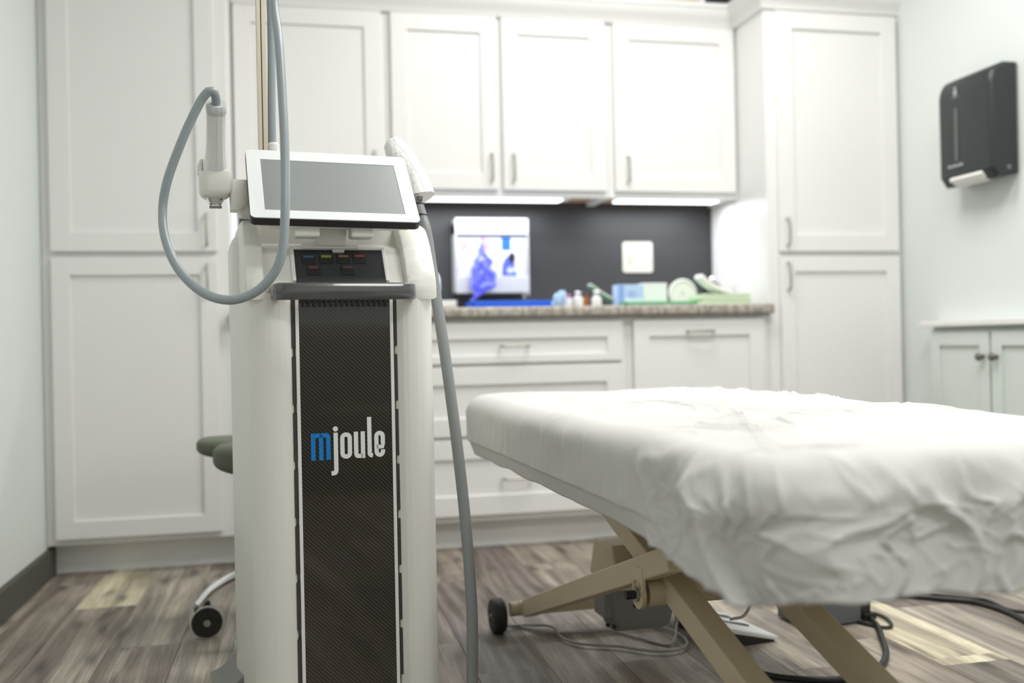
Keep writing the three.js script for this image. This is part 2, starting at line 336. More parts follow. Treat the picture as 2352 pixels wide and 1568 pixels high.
// ------------------------------------------------------------------ on the backsplash
{
  const t = thing('glove_dispenser', 'white wall holder with a printed glove box on the charcoal wall', 'glove dispenser', [0.8, 1.142, ZB], 0);
  part('holder', [box(-0.158, 0.158, -0.155, 0.16, 0.002, 0.008, 0.002), box(-0.158, -0.150, -0.155, 0.14, 0.002, 0.10, 0.002), box(0.150, 0.158, -0.155, 0.14, 0.002, 0.10, 0.002), box(-0.158, 0.158, -0.155, -0.148, 0.002, 0.10, 0.002), box(-0.158, 0.158, 0.09, 0.16, 0.002, 0.104, 0.005), box(-0.158, 0.158, -0.155, -0.085, 0.096, 0.102, 0.002)], std([0.52, 0.525, 0.53], 0.35), t);
  const cv = document.createElement('canvas'); cv.width = 512; cv.height = 448; const c = cv.getContext('2d');
  c.fillStyle = '#eef0f6'; c.fillRect(0, 0, 512, 448); c.fillStyle = '#e9a9d6'; c.beginPath(); c.ellipse(55, 90, 26, 60, 0.5, 0, 7); c.fill(); c.beginPath(); c.ellipse(205, 80, 24, 66, -0.4, 0, 7); c.fill();
  c.fillStyle = '#1a6fd0'; c.fillRect(330, 20, 70, 110); c.fillRect(330, 300, 110, 110); c.fillStyle = '#5a66d8'; c.beginPath(); c.ellipse(380, 260, 46, 90, 0.2, 0, 7); c.fill(); c.fillStyle = '#15161c'; c.beginPath(); c.ellipse(408, 190, 26, 44, 0, 0, 7); c.fill(); c.fillStyle = '#cfd6ee'; c.beginPath(); c.ellipse(395, 290, 30, 26, 0, 0, 7); c.fill(); c.fillStyle = '#2a50d8'; c.fillRect(360, 350, 80, 50);
  const tx = new THREE.CanvasTexture(cv); tx.colorSpace = THREE.SRGBColorSpace;
  const bx = part('glove_box', box(-0.147, 0.147, -0.147, 0.138, 0.009, 0.088), std([0.8, 0.8, 0.83], 0.6), t);
  part('printed_face', new THREE.PlaneGeometry(0.29, 0.235).translate(0, -0.025, 0.0895), std([0.7, 0.7, 0.7], 0.6, { map: tx }), bx);
  part('hook', new THREE.TorusGeometry(0.012, 0.003, 8, 16, 4.4).translate(0.145, -0.168, 0.09), M.chrome, t);
}
{ // gloves hanging out of the dispenser
  const g = new THREE.SphereGeometry(1, 64, 48), p = g.attributes.position;
  for (let i = 0; i < p.count; i++) {
    let x = p.getX(i), y = p.getY(i), z = p.getZ(i); const t = (1 - y) / 2;       // t: 0 at the top, 1 at the bottom
    const w = t < 0.72 ? lerp(0.010, 0.036, smooth(0, 0.66, t)) : lerp(0.036, 0.010, smooth(0.72, 1, t));
    const k = 1 + 0.38 * n3(x * 2.6, y * 1.7, z * 2.6);
    p.setXYZ(i, x * w * k * 1.25 - 0.045 * smooth(0.7, 1, t) + 0.012 * n3(y * 3, x, 5), -t * 0.255, z * 0.022 * k + 0.004 * n3(x * 3, y * 6, z * 3));
  }
  g.computeVertexNormals(); g.translate(0.752, 1.202, ZB + 0.136);
  single('glove_bunch', g, std([0.17, 0.19, 0.86], 0.5, { sheen: 0.3 }), 'violet blue gloves hanging out of the glove box', 'gloves');
}
{
  const t = thing('outlet_plate', 'ivory double outlet plate on the charcoal wall', 'outlet', [1.478, 1.144, ZB + 0.001], 0);
  part('plate', extrude(rrect(0.142, 0.138, 0.012), 0.006, 0.002), std([0.58, 0.555, 0.50], 0.45), t);
  part('receptacle', [extrude(rrect(0.034, 0.066, 0.005, -0.034, 0), 0.0075, 0.001), cyl(0.007, 0.003, [-0.034, 0.002, 0.008], 'z')], std([0.48, 0.465, 0.41], 0.4), t);
  part('rocker', extrude(rrect(0.034, 0.066, 0.005, 0.034, 0), 0.009, 0.002), std([0.54, 0.52, 0.46], 0.4), t);
}

// ------------------------------------------------------------------ on the counter
const CT = 0.9105;
{ // blue tray, cloth
  const t = thing('blue_tray', 'flat bright blue tray on the counter below the glove dispenser', 'tray', [0.842, CT, -3.86], 0);
  part('tray_body', [box(-0.18, 0.18, 0, 0.006, -0.09, 0.09, 0.003), box(-0.18, 0.18, 0, 0.03, 0.084, 0.09, 0.002), box(-0.18, 0.18, 0, 0.03, -0.09, -0.084, 0.002), box(-0.18, -0.174, 0, 0.03, -0.09, 0.09, 0.002), box(0.174, 0.18, 0, 0.03, -0.09, 0.09, 0.002)], std([0.005, 0.11, 0.72], 0.4), t);
  part('liner', box(-0.17, 0.17, 0.006, 0.024, -0.08, 0.08, 0.004), std([0.01, 0.13, 0.75], 0.7), t);
  const g = new THREE.SphereGeometry(1, 40, 28), p = g.attributes.position;
  for (let i = 0; i < p.count; i++) { const x = p.getX(i), y = p.getY(i), z = p.getZ(i), k = 1 + 0.3 * n3(x * 2, y * 2, z * 2); p.setXYZ(i, x * 0.024 * k + 0.012 * y, Math.max(0, 0.03 + y * 0.033 * k), z * 0.024 * k); }
  g.computeVertexNormals(); g.translate(0.992, CT, -3.70);
  single('crumpled_cloth', g, std([0.42, 0.6, 0.86], 0.8), 'crumpled pale blue cloth at the right end of the blue tray', 'cloth');
}
function jar(x, z, r, h, mat, label, lidMat, lidH, lidR) {
  const t = thing('jar', label, 'jar', [x, CT, z], 0);
  part('glass', lathe([[0.001, 0], [r * 0.92, 0], [r, 0.006], [r, h * 0.82], [r * 0.86, h * 0.95], [r * 0.8, h], [0.001, h]], 28), mat, t);
  part('lid', lathe([[0.001, h], [lidR, h], [lidR, h + lidH * 0.8], [lidR * 0.85, h + lidH], [0.001, h + lidH]], 24), lidMat, t);
}
jar(1.054, -3.80, 0.019, 0.04, M.whitePlastic, 'small white jar with a pink lid beside the blue tray', std([0.5, 0.16, 0.34], 0.4), 0.014, 0.014);
jar(1.097, -3.80, 0.021, 0.042, M.whitePlastic, 'small white jar with a shiny metal lid, next to the pink-lidded jar', M.chrome, 0.024, 0.014);
jar(1.139, -3.83, 0.013, 0.044, std([0.35, 0.12, 0.02], 0.2), 'small amber bottle with a dark cap between white jars', std([0.1, 0.05, 0.04], 0.4), 0.016, 0.009);
jar(1.166, -3.77, 0.02, 0.04, M.whitePlastic, 'small white jar with a shiny lid beside the leaning pamphlet', M.chrome, 0.028, 0.013);
{ // pamphlet leaning, green tray, boxes, clock
  const n = 20, w = 0.05, pos = [], idx = [];
  for (let i = 0; i <= n; i++) { const s = i / n, x = s * 0.15, y = 0.075 * Math.pow(1 - s, 1.6) + 0.004; for (const z of [-w / 2, w / 2]) for (const e of [0, 0.006]) pos.push(x, y + e, z); }
  for (let i = 0; i < n; i++) { const a = i * 4, b = a + 4; idx.push(a + 1, a + 3, b + 1, b + 1, a + 3, b + 3, a, b, a + 2, a + 2, b, b + 2, a + 2, b + 2, a + 3, a + 3, b + 2, b + 3, a, a + 1, b, b, a + 1, b + 1); }
  idx.push(0, 2, 1, 1, 2, 3); const e = n * 4; idx.push(e, e + 1, e + 2, e + 2, e + 1, e + 3);
  const g = toCreasedNormals(new THREE.BufferGeometry().setAttribute('position', new THREE.Float32BufferAttribute(pos, 3)).setIndex(idx), 0.6);
  const t = thing('pamphlet', 'curled white and green pamphlet on the counter by the jars', 'pamphlet', [1.165, CT + 0.014, -3.86], 0);
  part('pages', g, M.paper, t); part('cover', g.clone().scale(1.0, 1, 1.04).translate(0, -0.0066, 0), std([0.06, 0.3, 0.14], 0.6), t);
  const tr = thing('green_tray', 'thin green tray under the blue and white boxes', 'tray', [1.42, CT, -3.78], 0);
  part('tray_body', [box(-0.16, 0.16, 0, 0.008, -0.09, 0.09, 0.003), box(-0.16, 0.16, 0, 0.018, 0.083, 0.09, 0.002), box(-0.16, -0.153, 0, 0.018, -0.09, 0.09, 0.002), box(0.153, 0.16, 0, 0.018, -0.09, 0.09, 0.002)], std([0.16, 0.42, 0.22], 0.5), tr);
}
{
  const cv = document.createElement('canvas'); cv.width = 256; cv.height = 192; const c = cv.getContext('2d');
  c.fillStyle = '#b9cdf0'; c.fillRect(0, 0, 256, 192); c.fillStyle = '#8aa6e0'; c.fillRect(0, 0, 60, 192); c.fillStyle = '#7f97d6'; for (let k = 0; k < 7; k++) c.fillRect(90 + (k % 3) * 12, 60 + k * 12, 90 - (k % 2) * 30, 7); c.fillStyle = '#dfe9fa'; c.fillRect(60, 130, 196, 40);
  const tx = new THREE.CanvasTexture(cv); tx.colorSpace = THREE.SRGBColorSpace;
  const t = thing('tissue_box', 'pale blue printed box standing left of the white box', 'box', [1.312, CT + 0.0085, -3.81], 0.05);
  part('carton', box(-0.055, 0.055, 0, 0.082, -0.03, 0.03, 0.002), std([0.45, 0.58, 0.86], 0.6), t);
  part('printed_face', new THREE.PlaneGeometry(0.106, 0.078).translate(0, 0.041, 0.0306), std([1, 1, 1], 0.6, { map: tx }), t);
  const b = thing('white_box', 'plain white box standing between the blue box and the round clock', 'box', [1.419, CT + 0.0085, -3.81], 0);
  part('carton', box(-0.051, 0.051, 0, 0.086, -0.03, 0.03, 0.003), std([0.83, 0.84, 0.83], 0.6), b);
  part('lid_flap', box(-0.0515, 0.0515, 0.078, 0.0875, -0.031, 0.031, 0.002), std([0.80, 0.82, 0.81], 0.6), b);
  const k = thing('round_clock', 'round white desk clock on the counter', 'clock', [1.592, CT, -3.92], -0.1);
  part('rim', new THREE.TorusGeometry(0.054, 0.006, 12, 48).translate(0, 0.06, 0.012), std([0.72, 0.74, 0.68], 0.4), k);
  part('case', cyl(0.057, 0.024, [0, 0.06, 0], 'z', 48), std([0.78, 0.79, 0.74], 0.4), k);
  part('hub', cyl(0.006, 0.003, [0, 0.06, 0.0135], 'z', 16), std([0.55, 0.58, 0.54], 0.4), k);
  part('foot', box(-0.02, 0.02, 0, 0.008, -0.02, 0.012, 0.002), std([0.75, 0.76, 0.72], 0.4), k);
}
{ // pale green pads, white curved card, black bottle with a bright cap
  const t = thing('paper_pad', 'stack of pale green pads at the right end of the counter', 'pads', [1.665, CT, -3.70], 0.02);
  for (let k = 0; k < 4; k++) part('pad', box(-0.105 + (k % 2) * 0.004, 0.105 - (k > 1 ? 0.006 : 0), k * 0.011, k * 0.011 + 0.0105, -0.07, 0.07, 0.002), k % 2 ? std([0.58, 0.72, 0.5], 0.8) : std([0.66, 0.78, 0.56], 0.8), t);
  const n = 18, pos = [], idx = [];
  for (let i = 0; i <= n; i++) { const s = i / n, x = -0.085 + s * 0.125, y = 0.062 * (1 - s) * (1 - s) * 0.9 + 0.008 * (1 - s) + 0.002, ww = 0.035 + 0.01 * s; for (const z of [-ww, ww]) for (const e of [0, 0.014]) pos.push(x + e * 0.5, y + e, z); }
  for (let i = 0; i < n; i++) { const a = i * 4, b = a + 4; idx.push(a + 1, a + 3, b + 1, b + 1, a + 3, b + 3, a, b, a + 2, a + 2, b, b + 2, a + 2, b + 2, a + 3, a + 3, b + 2, b + 3, a, a + 1, b, b, a + 1, b + 1); }
  idx.push(0, 2, 1, 1, 2, 3); const e = n * 4; idx.push(e, e + 1, e + 2, e + 2, e + 1, e + 3);
  const g = toCreasedNormals(new THREE.BufferGeometry().setAttribute('position', new THREE.Float32BufferAttribute(pos, 3)).setIndex(idx), 0.6); g.translate(1.655, CT + 0.0445, -3.70);
  single('shoehorn_card', g, M.paper, 'curved white card lying up from the pale green pads', 'card');
  const b = thing('black_bottle', 'small black bottle with a bright round cap behind the green pads', 'bottle', [1.735, CT, -3.93], 0);
  part('bottle_body', lathe([[0.001, 0], [0.036, 0], [0.04, 0.006], [0.04, 0.075], [0.03, 0.098], [0.014, 0.108], [0.001, 0.108]], 28), M.black, b);
  part('cap', new THREE.SphereGeometry(0.0145, 20, 14).translate(0, 0.118, 0), M.chrome, b);
  // white pump bottles behind the hose
  const w = thing('lotion_bottle', 'tall white lotion bottle with a teal band left of the glove dispenser', 'bottle', [0.523, CT, -3.93], 0);
  part('bottle_body', lathe([[0.001, 0], [0.03, 0], [0.034, 0.006], [0.034, 0.125], [0.028, 0.145], [0.016, 0.155], [0.001, 0.155]], 28), std([0.76, 0.8, 0.8], 0.35), w);
  part('band', cyl(0.0345, 0.05, [0, 0.05, 0], 'y', 28), std([0.05, 0.25, 0.32], 0.4), w);
  part('cap', lathe([[0.001, 0.155], [0.016, 0.155], [0.016, 0.19], [0.012, 0.197], [0.001, 0.197]], 20), M.whitePlastic, w);
  const w2 = thing('lotion_bottle', 'white lotion bottle partly hidden by the laser machine', 'bottle', [0.452, CT, -3.97], 0);
  part('bottle_body', lathe([[0.001, 0], [0.032, 0], [0.036, 0.006], [0.036, 0.15], [0.028, 0.172], [0.016, 0.182], [0.001, 0.182]], 28), std([0.70, 0.8, 0.8], 0.35), w2);
  part('cap', lathe([[0.001, 0.182], [0.016, 0.182], [0.016, 0.215], [0.012, 0.222], [0.001, 0.222]], 20), M.whitePlastic, w2);
  const tr = thing('white_dish', 'low white dish on the counter beside the hose', 'dish', [0.505, CT, -3.72], 0);
  part('dish_body', [box(-0.08, 0.08, 0, 0.008, -0.05, 0.05, 0.003), box(-0.08, 0.08, 0, 0.03, 0.042, 0.05, 0.003), box(-0.08, 0.08, 0, 0.03, -0.05, -0.042, 0.003), box(-0.08, -0.072, 0, 0.03, -0.05, 0.05, 0.003), box(0.072, 0.08, 0, 0.03, -0.05, 0.05, 0.003)], M.whitePlastic, tr);
}

// ------------------------------------------------------------------ rolling stool behind the machine
{
  const t = thing('rolling_stool', 'olive green saddle stool with chrome legs behind the laser machine', 'stool', [0.0, 0, -2.80], 0);
  const seatGeo = (cx, cz, w, d, y, h) => {
    const g = new THREE.SphereGeometry(1, 56, 32), p = g.attributes.position;
    for (let i = 0; i < p.count; i++) { const x = p.getX(i), yy = p.getY(i), z = p.getZ(i), e = 0.5, f = (v) => Math.sign(v) * Math.pow(Math.abs(v), e); p.setXYZ(i, cx + f(x) * w / 2, y + Math.sign(yy) * Math.pow(Math.abs(yy), 0.55) * h / 2 + 0.012 * (x * x), cz + f(z) * d / 2); }
    g.computeVertexNormals(); return g;
  };
  part('seat_half', seatGeo(-0.01, -0.09, 0.56, 0.2, 0.494, 0.064), M.olive, t);
  part('seat_half', seatGeo(0.02, 0.10, 0.50, 0.22, 0.482, 0.088), M.olive, t);
  part('seat_plate', box(-0.12, 0.12, 0.42, 0.447, -0.12, 0.12, 0.006), M.black, t);
  part('gas_column', [cyl(0.025, 0.16, [0, 0.2, 0]), cyl(0.014, 0.18, [0, 0.35, 0])], M.chrome, t);
  part('hub', lathe([[0.001, 0.12], [0.04, 0.12], [0.042, 0.16], [0.032, 0.185], [0.001, 0.185]]), M.chrome, t);
  for (let k = 0; k < 5; k++) {
    const a = Math.PI + 0.18 + k * Math.PI * 0.4, cx = Math.cos(a), cz = -Math.sin(a);
    part('leg', tube([[cx * 0.02, 0.155, cz * 0.02], [cx * 0.10, 0.166, cz * 0.10], [cx * 0.18, 0.160, cz * 0.18], [cx * 0.245, 0.13, cz * 0.245], [cx * 0.283, 0.092, cz * 0.283]], 0.0125, 40, 12), M.chrome, t);
    const wx = cx * 0.265, wz = cz * 0.265, dir = k === 0 ? 0.15 : a + 0.8;
    const fork = new THREE.Group();
    const cg = [cyl(0.011, 0.02, [0, 0.088, 0]), (() => { const s = new THREE.Shape(); s.moveTo(-0.032, 0.082); s.lineTo(0.006, 0.086); s.absarc(0.0, 0.044, 0.041, 1.2, -0.9, true); s.lineTo(-0.012, 0.05); s.lineTo(-0.032, 0.07); return extrude(s, 0.03, 0.002).translate(0, 0, -0.015); })()];
    const h = merge(cg.map(clean)); h.rotateY(dir).translate(wx, 0, wz);
    const cast = part('caster', h, M.black, t);
    const wg = merge([cyl(0.040, 0.012, [0, 0.0445, 0.0125], 'z', 32), cyl(0.040, 0.012, [0, 0.0445, -0.0125], 'z', 32)].map(clean)); wg.rotateY(dir).translate(wx, 0, wz); part('wheel', wg, M.black, cast);
    const tg = merge([0.0125, -0.0125].map((o) => clean(new THREE.TorusGeometry(0.0405, 0.0042, 10, 36).translate(0, 0.0447, o)))); tg.rotateY(dir).translate(wx, 0, wz); part('tyre', tg, std([0.62, 0.6, 0.54], 0.3), cast);
    const ag = merge([cyl(0.009, 0.05, [0, 0.0445, 0], 'z', 20)]); ag.rotateY(dir).translate(wx, 0, wz); part('axle', ag, M.nickel, cast);
  }
}

// ------------------------------------------------------------------ the laser machine
const MPOS = [0.089, 0, -2.027], MTURN = 6 * Math.PI / 180;
const mach = thing('laser_machine', 'tall white laser machine with a carbon front panel lettered mjoule', 'laser machine', MPOS, MTURN);
{
  // lower shell: plan outline pulled up
  const plan = (sx) => { };
  const s = new THREE.Shape();   // drawn in (x, -z)
  const pts = [[-0.104, 0.004], [-0.112, -0.004], [-0.145, -0.012], [-0.168, -0.008]];
  s.moveTo(-0.104, 0.02); s.lineTo(-0.104, 0.004); s.lineTo(-0.118, -0.012); s.quadraticCurveTo(-0.128, -0.018, -0.15, -0.016); s.quadraticCurveTo(-0.182, -0.010, -0.193, 0.03);
  s.lineTo(-0.215, 0.22); s.quadraticCurveTo(-0.218, 0.40, -0.16, 0.42); s.lineTo(0.16, 0.42); s.quadraticCurveTo(0.212, 0.40, 0.205, 0.22); s.lineTo(0.190, 0.03);
  s.quadraticCurveTo(0.182, -0.010, 0.15, -0.016); s.quadraticCurveTo(0.128, -0.018, 0.118, -0.012); s.lineTo(0.104, 0.004); s.lineTo(0.104, 0.02); s.lineTo(-0.104, 0.02);
  const g = new THREE.ExtrudeGeometry(s, { depth: 0.855, bevelEnabled: false, curveSegments: 10 }); g.rotateX(-Math.PI / 2).translate(0, 0.03, 0);
  part('shell', creased(g, 0.5), M.shell, mach);
  // hood: side profile extruded across, cheeks and a lowered middle
  const cheek = (x0, x1) => {
    const c = new THREE.Shape();   // drawn in (-z, y) so that +x is the depth of the extrusion
    c.moveTo(-0.016, 0.872); c.quadraticCurveTo(-0.020, 0.905, 0.0, 0.94); c.quadraticCurveTo(0.035, 1.0, 0.075, 1.03); c.lineTo(0.12, 1.045); c.lineTo(0.36, 1.05); c.quadraticCurveTo(0.42, 1.04, 0.42, 0.98); c.lineTo(0.42, 0.872); c.lineTo(-0.016, 0.872);
    const e = new THREE.ExtrudeGeometry(c, { depth: x1 - x0 - 0.02, bevelEnabled: true, bevelThickness: 0.01, bevelSize: 0.008, bevelOffset: -0.008, bevelSegments: 4, curveSegments: 16 });
    e.translate(0, 0, 0.01).rotateY(Math.PI / 2).translate(x0, 0, 0); return creased(e, 0.6);
  };
  part('cheek', cheek(-0.196, -0.158), M.shell, mach); part('cheek', cheek(0.128, 0.192), M.shell, mach);
  const mid = new THREE.Shape(); mid.moveTo(0.004, 0.872); mid.lineTo(0.004, 0.905); mid.lineTo(0.055, 0.982); mid.lineTo(0.10, 0.995); mid.lineTo(0.12, 1.035); mid.lineTo(0.40, 1.04); mid.lineTo(0.40, 0.872);
  const me = new THREE.ExtrudeGeometry(mid, { depth: 0.30, bevelEnabled: false }); me.rotateY(Math.PI / 2).translate(-0.165, 0, 0); part('hood', creased(me, 0.3), M.shell, mach);
  // side wings at the back, seen left and right of the front shell
  part('rear_cover', [box(-0.212, 0.202, 0.80, 1.03, -0.40, -0.20, 0.03)], M.shell, mach);
  // carbon panel with a thin white frame
  part('panel_frame', [box(-0.0985, -0.0915, 0.06, 0.873, -0.012, 0.0025, 0.001), box(0.0935, 0.1005, 0.06, 0.873, -0.012, 0.0025, 0.001)], M.shellWhite, mach);
  const cp = new THREE.PlaneGeometry(0.186, 0.80).translate(0.001, 0.468, 0.0005); { const p = cp.attributes.position, uv = cp.attributes.uv; for (let i = 0; i < p.count; i++) uv.setXY(i, p.getX(i), p.getY(i)); }
  const panel = part('carbon_panel', cp, M.carbon, mach);
  part('panel_core', box(-0.092, 0.094, 0.06, 0.872, -0.015, -0.0005), M.black, mach);
  for (let k = 0; k < 7; k++) for (const x of [-0.1025, 0.1045]) part('vent_slot', box(x - 0.0032, x + 0.0032, 0.095 + k * 0.1135, 0.095 + k * 0.1135 + 0.096, -0.01, 0.0012), M.slot, mach);
  const teeth = []; for (let k = 0; k < 16; k++) teeth.push(box(-0.086 + k * 0.0112, -0.086 + k * 0.0112 + 0.006, 0.858, 0.872, 0, 0.006)); part('grip_teeth', teeth, M.black, panel);
  // lettering: strokes of even width, in units of the x-height
  const W = 0.0087, stroke = (pts, w = W) => {     // flat rounded ribbon along a polyline
    const l = [], r = [], n = pts.length;
    for (let i = 0; i < n; i++) { const a = pts[Math.max(0, i - 1)], b = pts[Math.min(n - 1, i + 1)], dx = b[0] - a[0], dy = b[1] - a[1], q = Math.hypot(dx, dy); const nx = -dy / q * w / 2, ny = dx / q * w / 2; l.push([pts[i][0] + nx, pts[i][1] + ny]); r.push([pts[i][0] - nx, pts[i][1] - ny]); }
    const sh = new THREE.Shape(); l.forEach(([x, y], i) => i ? sh.lineTo(x, y) : sh.moveTo(x, y)); r.reverse().forEach(([x, y]) => sh.lineTo(x, y));
    return new THREE.ExtrudeGeometry(sh, { depth: 0.0008, bevelEnabled: false });
  };
  const arc = (cx, cy, rx, ry, a0, a1, n = 12) => Array.from({ length: n + 1 }, (_, i) => { const a = lerp(a0, a1, i / n) * Math.PI; return [cx + rx * Math.cos(a), cy + ry * Math.sin(a)]; });
  const xh = 0.0545, k = 0.0001187, X = (z) => (z - 265) * k;   // x positions read from the lettering
  const hw = W / 2, letters = {
    m: [stroke([[X(312), 0], [X(312), xh]]), stroke([[X(445), 0], [X(445), xh - 0.006]]), stroke([[X(312), xh - hw], [X(400), xh - hw], ...arc(X(420), xh - hw - 0.003, X(445) - X(420), 0.003, 0.5, 0, 4)]), stroke([[X(420), xh - hw], [X(530), xh - hw], ...arc(X(540), xh - hw - 0.006, X(568) - X(540), 0.006, 0.5, 0, 6), [X(568), 0]])],
    j: [stroke([[X(695), xh], [X(695), -0.022], ...arc(X(660), -0.022, X(695) - X(660), 0.0055, 0, -0.5, 6), [X(612), -0.0278]]), new THREE.ExtrudeGeometry((() => { const c = new THREE.Shape(); c.absarc(X(692), xh + 0.0075, 0.0053, 0, Math.PI * 2); return c; })(), { depth: 0.0008, bevelEnabled: false })],
    o: [stroke([...arc(X(870), xh - 0.012, X(930) - X(870) + 0.0005, 0.0072, 1, 0), ...arc(X(870), 0.012, X(930) - X(870) + 0.0005, 0.0072, 0, -1), [X(810) - 0.0005, xh - 0.012]])],
    u: [stroke([[X(1042), xh], [X(1042), 0.011], ...arc(X(1072), 0.011, X(1072) - X(1042), 0.0062, 1, 1.5, 6), [X(1165), hw]]), stroke([[X(1160), 0], [X(1160), xh]])],
    l: [stroke([[X(1275), 0.0835], [X(1275), 0.006], [X(1284), hw + 0.001], [X(1330), hw]])],
    e: [stroke([[X(1395), 0.0215], [X(1505), 0.0215], [X(1507), 0.028], [X(1507), xh - 0.011], ...arc(X(1451), xh - 0.012, X(1507) - X(1451), 0.0072, 0, 1), [X(1395), 0.012], ...arc(X(1451), 0.012, X(1507) - X(1451), 0.0072, 1, 2, 12), [X(1507), 0.0155]])],
  };
  const place = (list) => list.map((q) => clean(q).translate(-0.0735, 0.5475, 0.0009));
  part('letter_m', place(letters.m), M.logoBlue, panel); for (const c of 'joule') part('letter_' + c, place(letters[c]), M.logoWhite, panel);
  // handle bar across the front
  const hp = [[-0.137, -0.02], [-0.139, 0.03], [-0.134, 0.054], [-0.118, 0.064], [0, 0.070], [0.113, 0.064], [0.129, 0.054], [0.134, 0.03], [0.132, -0.02]];
  const curve = new THREE.CatmullRomCurve3(hp.map(([x, z]) => V(x, 0, z)), false, 'catmullrom', 0.35), hs = rrect(0.034, 0.016, 0.006);
  { const N = 80, sp = hs.getPoints(6), pos = [], idx = [], K = sp.length; const P = curve.getPoints(N);
    for (let i = 0; i <= N; i++) { const tg = curve.getTangent(i / N), nx = -tg.z, nz = tg.x; sp.forEach((q) => pos.push(P[i].x + nx * q.y, 0.886 + q.x, P[i].z + nz * q.y)); }
    for (let i = 0; i < N; i++) for (let j = 0; j < K; j++) { const a = i * K + j, b = i * K + (j + 1) % K; idx.push(a, b, a + K, b, b + K, a + K); }
    const gg = new THREE.BufferGeometry(); gg.setAttribute('position', new THREE.Float32BufferAttribute(pos, 3)); gg.setIndex(idx); part('grab_handle', creased(gg, 0.7), M.handle, mach); }
  // accessory tray on the slope with colour keyed filters
  const tilt = new THREE.Group(); const slope = Math.atan2(0.051, 0.077);   // slope of the middle face leaning back
  const onSlope = (q) => q.rotateX(-slope).translate(0.0, 0.905, -0.004);   // local: y up the slope, z out of it
  const trayFrame = part('tray_frame', [onSlope(box(-0.102, -0.094, 0.004, 0.092, -0.004, 0.006, 0.002)), onSlope(box(0.088, 0.096, 0.004, 0.092, -0.004, 0.006, 0.002)), onSlope(box(-0.102, 0.096, 0.086, 0.093, -0.004, 0.006, 0.002))], M.shellWhite, mach);
  part('tray_insert', onSlope(box(-0.095, 0.089, 0.0, 0.087, -0.004, 0.0025)), M.tray, mach);
  part('tray_latch', [onSlope(extrude((() => { const c = new THREE.Shape(); c.moveTo(-0.02, 0.0); c.lineTo(0.014, 0); c.lineTo(0.008, -0.016); c.lineTo(-0.014, -0.016); return c; })(), 0.006, 0.001).translate(0.0, 0.093, 0.003))], M.capgrey, mach);
  for (const [x, y, col] of [[-0.076, 0.062, [0.03, 0.09, 0.17]], [-0.04, 0.063, [0.22, 0.24, 0.04]], [-0.004, 0.064, [0.2, 0.1, 0.04]], [0.029, 0.065, [0.2, 0.04, 0.04]], [-0.068, 0.034, [0.13, 0.04, 0.045]], [0.002, 0.035, [0.08, 0.05, 0.045]]]) {
    const f = part('filter_slot', onSlope(box(x - 0.004, x + 0.024, y - 0.014, y + 0.008, 0.001, 0.0045, 0.001)), M.black, trayFrame); part('filter_tab', onSlope(box(x, x + 0.021, y + 0.001, y + 0.0075, 0.002, 0.0056, 0.001)), std(col, 0.5), trayFrame); }
  // tablet with its hinge
  const neck = part('screen_mount', [bar([-0.015, 0.975, -0.072], [-0.015, 1.06, -0.030], 0.03, 0.060, 0.005, V(1, 0, 0)), box(-0.098, -0.047, 0.998, 1.034, -0.035, 0.014, 0.005), box(0.016, 0.063, 0.998, 1.034, -0.035, 0.014, 0.005), box(-0.15, 0.125, 1.017, 1.034, -0.03, 0.018, 0.006)], M.shell, mach);
  part('mount_plate', box(-0.078, 0.040, 0.0, 0.004, -0.035, 0.02, 0.0015).rotateX(0.5).translate(0, 0.989, -0.058), M.shell, neck);
}
// the touch screen: its own frame (local x across, y up the screen, z out of it)
{
  const bl = V(-0.1845, 1.031, 0.040), br = V(0.158, 1.027, 0.040), tl = V(-0.1915, 1.195, -0.122);
  const ex = br.clone().sub(bl).normalize(), ey0 = tl.clone().sub(bl), ey = ey0.clone().addScaledVector(ex, -ey0.dot(ex)).normalize(), ez = new THREE.Vector3().crossVectors(ex, ey);
  const Wd = 0.3395, Hd = ey0.length();
  const Mx = new THREE.Matrix4().makeBasis(ex, ey, ez).setPosition(bl);
  const put = (q) => q.applyMatrix4(Mx);
  const tab = part('touch_screen', put(extrude(rrect(Wd, Hd, 0.012, Wd / 2, Hd / 2), 0.018, 0.002).translate(0, 0, -0.019)), M.tabletEdge, mach);
  const bez = rrect(Wd - 0.001, Hd - 0.001, 0.0115, Wd / 2, Hd / 2); const m1 = 0.029, m2 = 0.026;
  const hole = new THREE.Path(); hole.moveTo(m1, m2); hole.lineTo(m1, Hd - 0.034); hole.lineTo(Wd - m1, Hd - 0.034); hole.lineTo(Wd - m1, m2); hole.closePath(); bez.holes.push(hole);
  part('bezel', put(extrude(bez, 0.0022, 0.0008).translate(0, 0, -0.001)), M.bezel, tab);
  part('display', put(new THREE.PlaneGeometry(Wd - 2 * m1 + 0.002, Hd - m2 - 0.032).translate(Wd / 2, (m2 + Hd - 0.034) / 2, 0)), M.screen, tab);
  part('back_cover', put(extrude(rrect(Wd - 0.03, Hd - 0.03, 0.01, Wd / 2, Hd / 2), 0.016, 0.004).translate(0, 0, -0.034)), M.shell, tab);
}
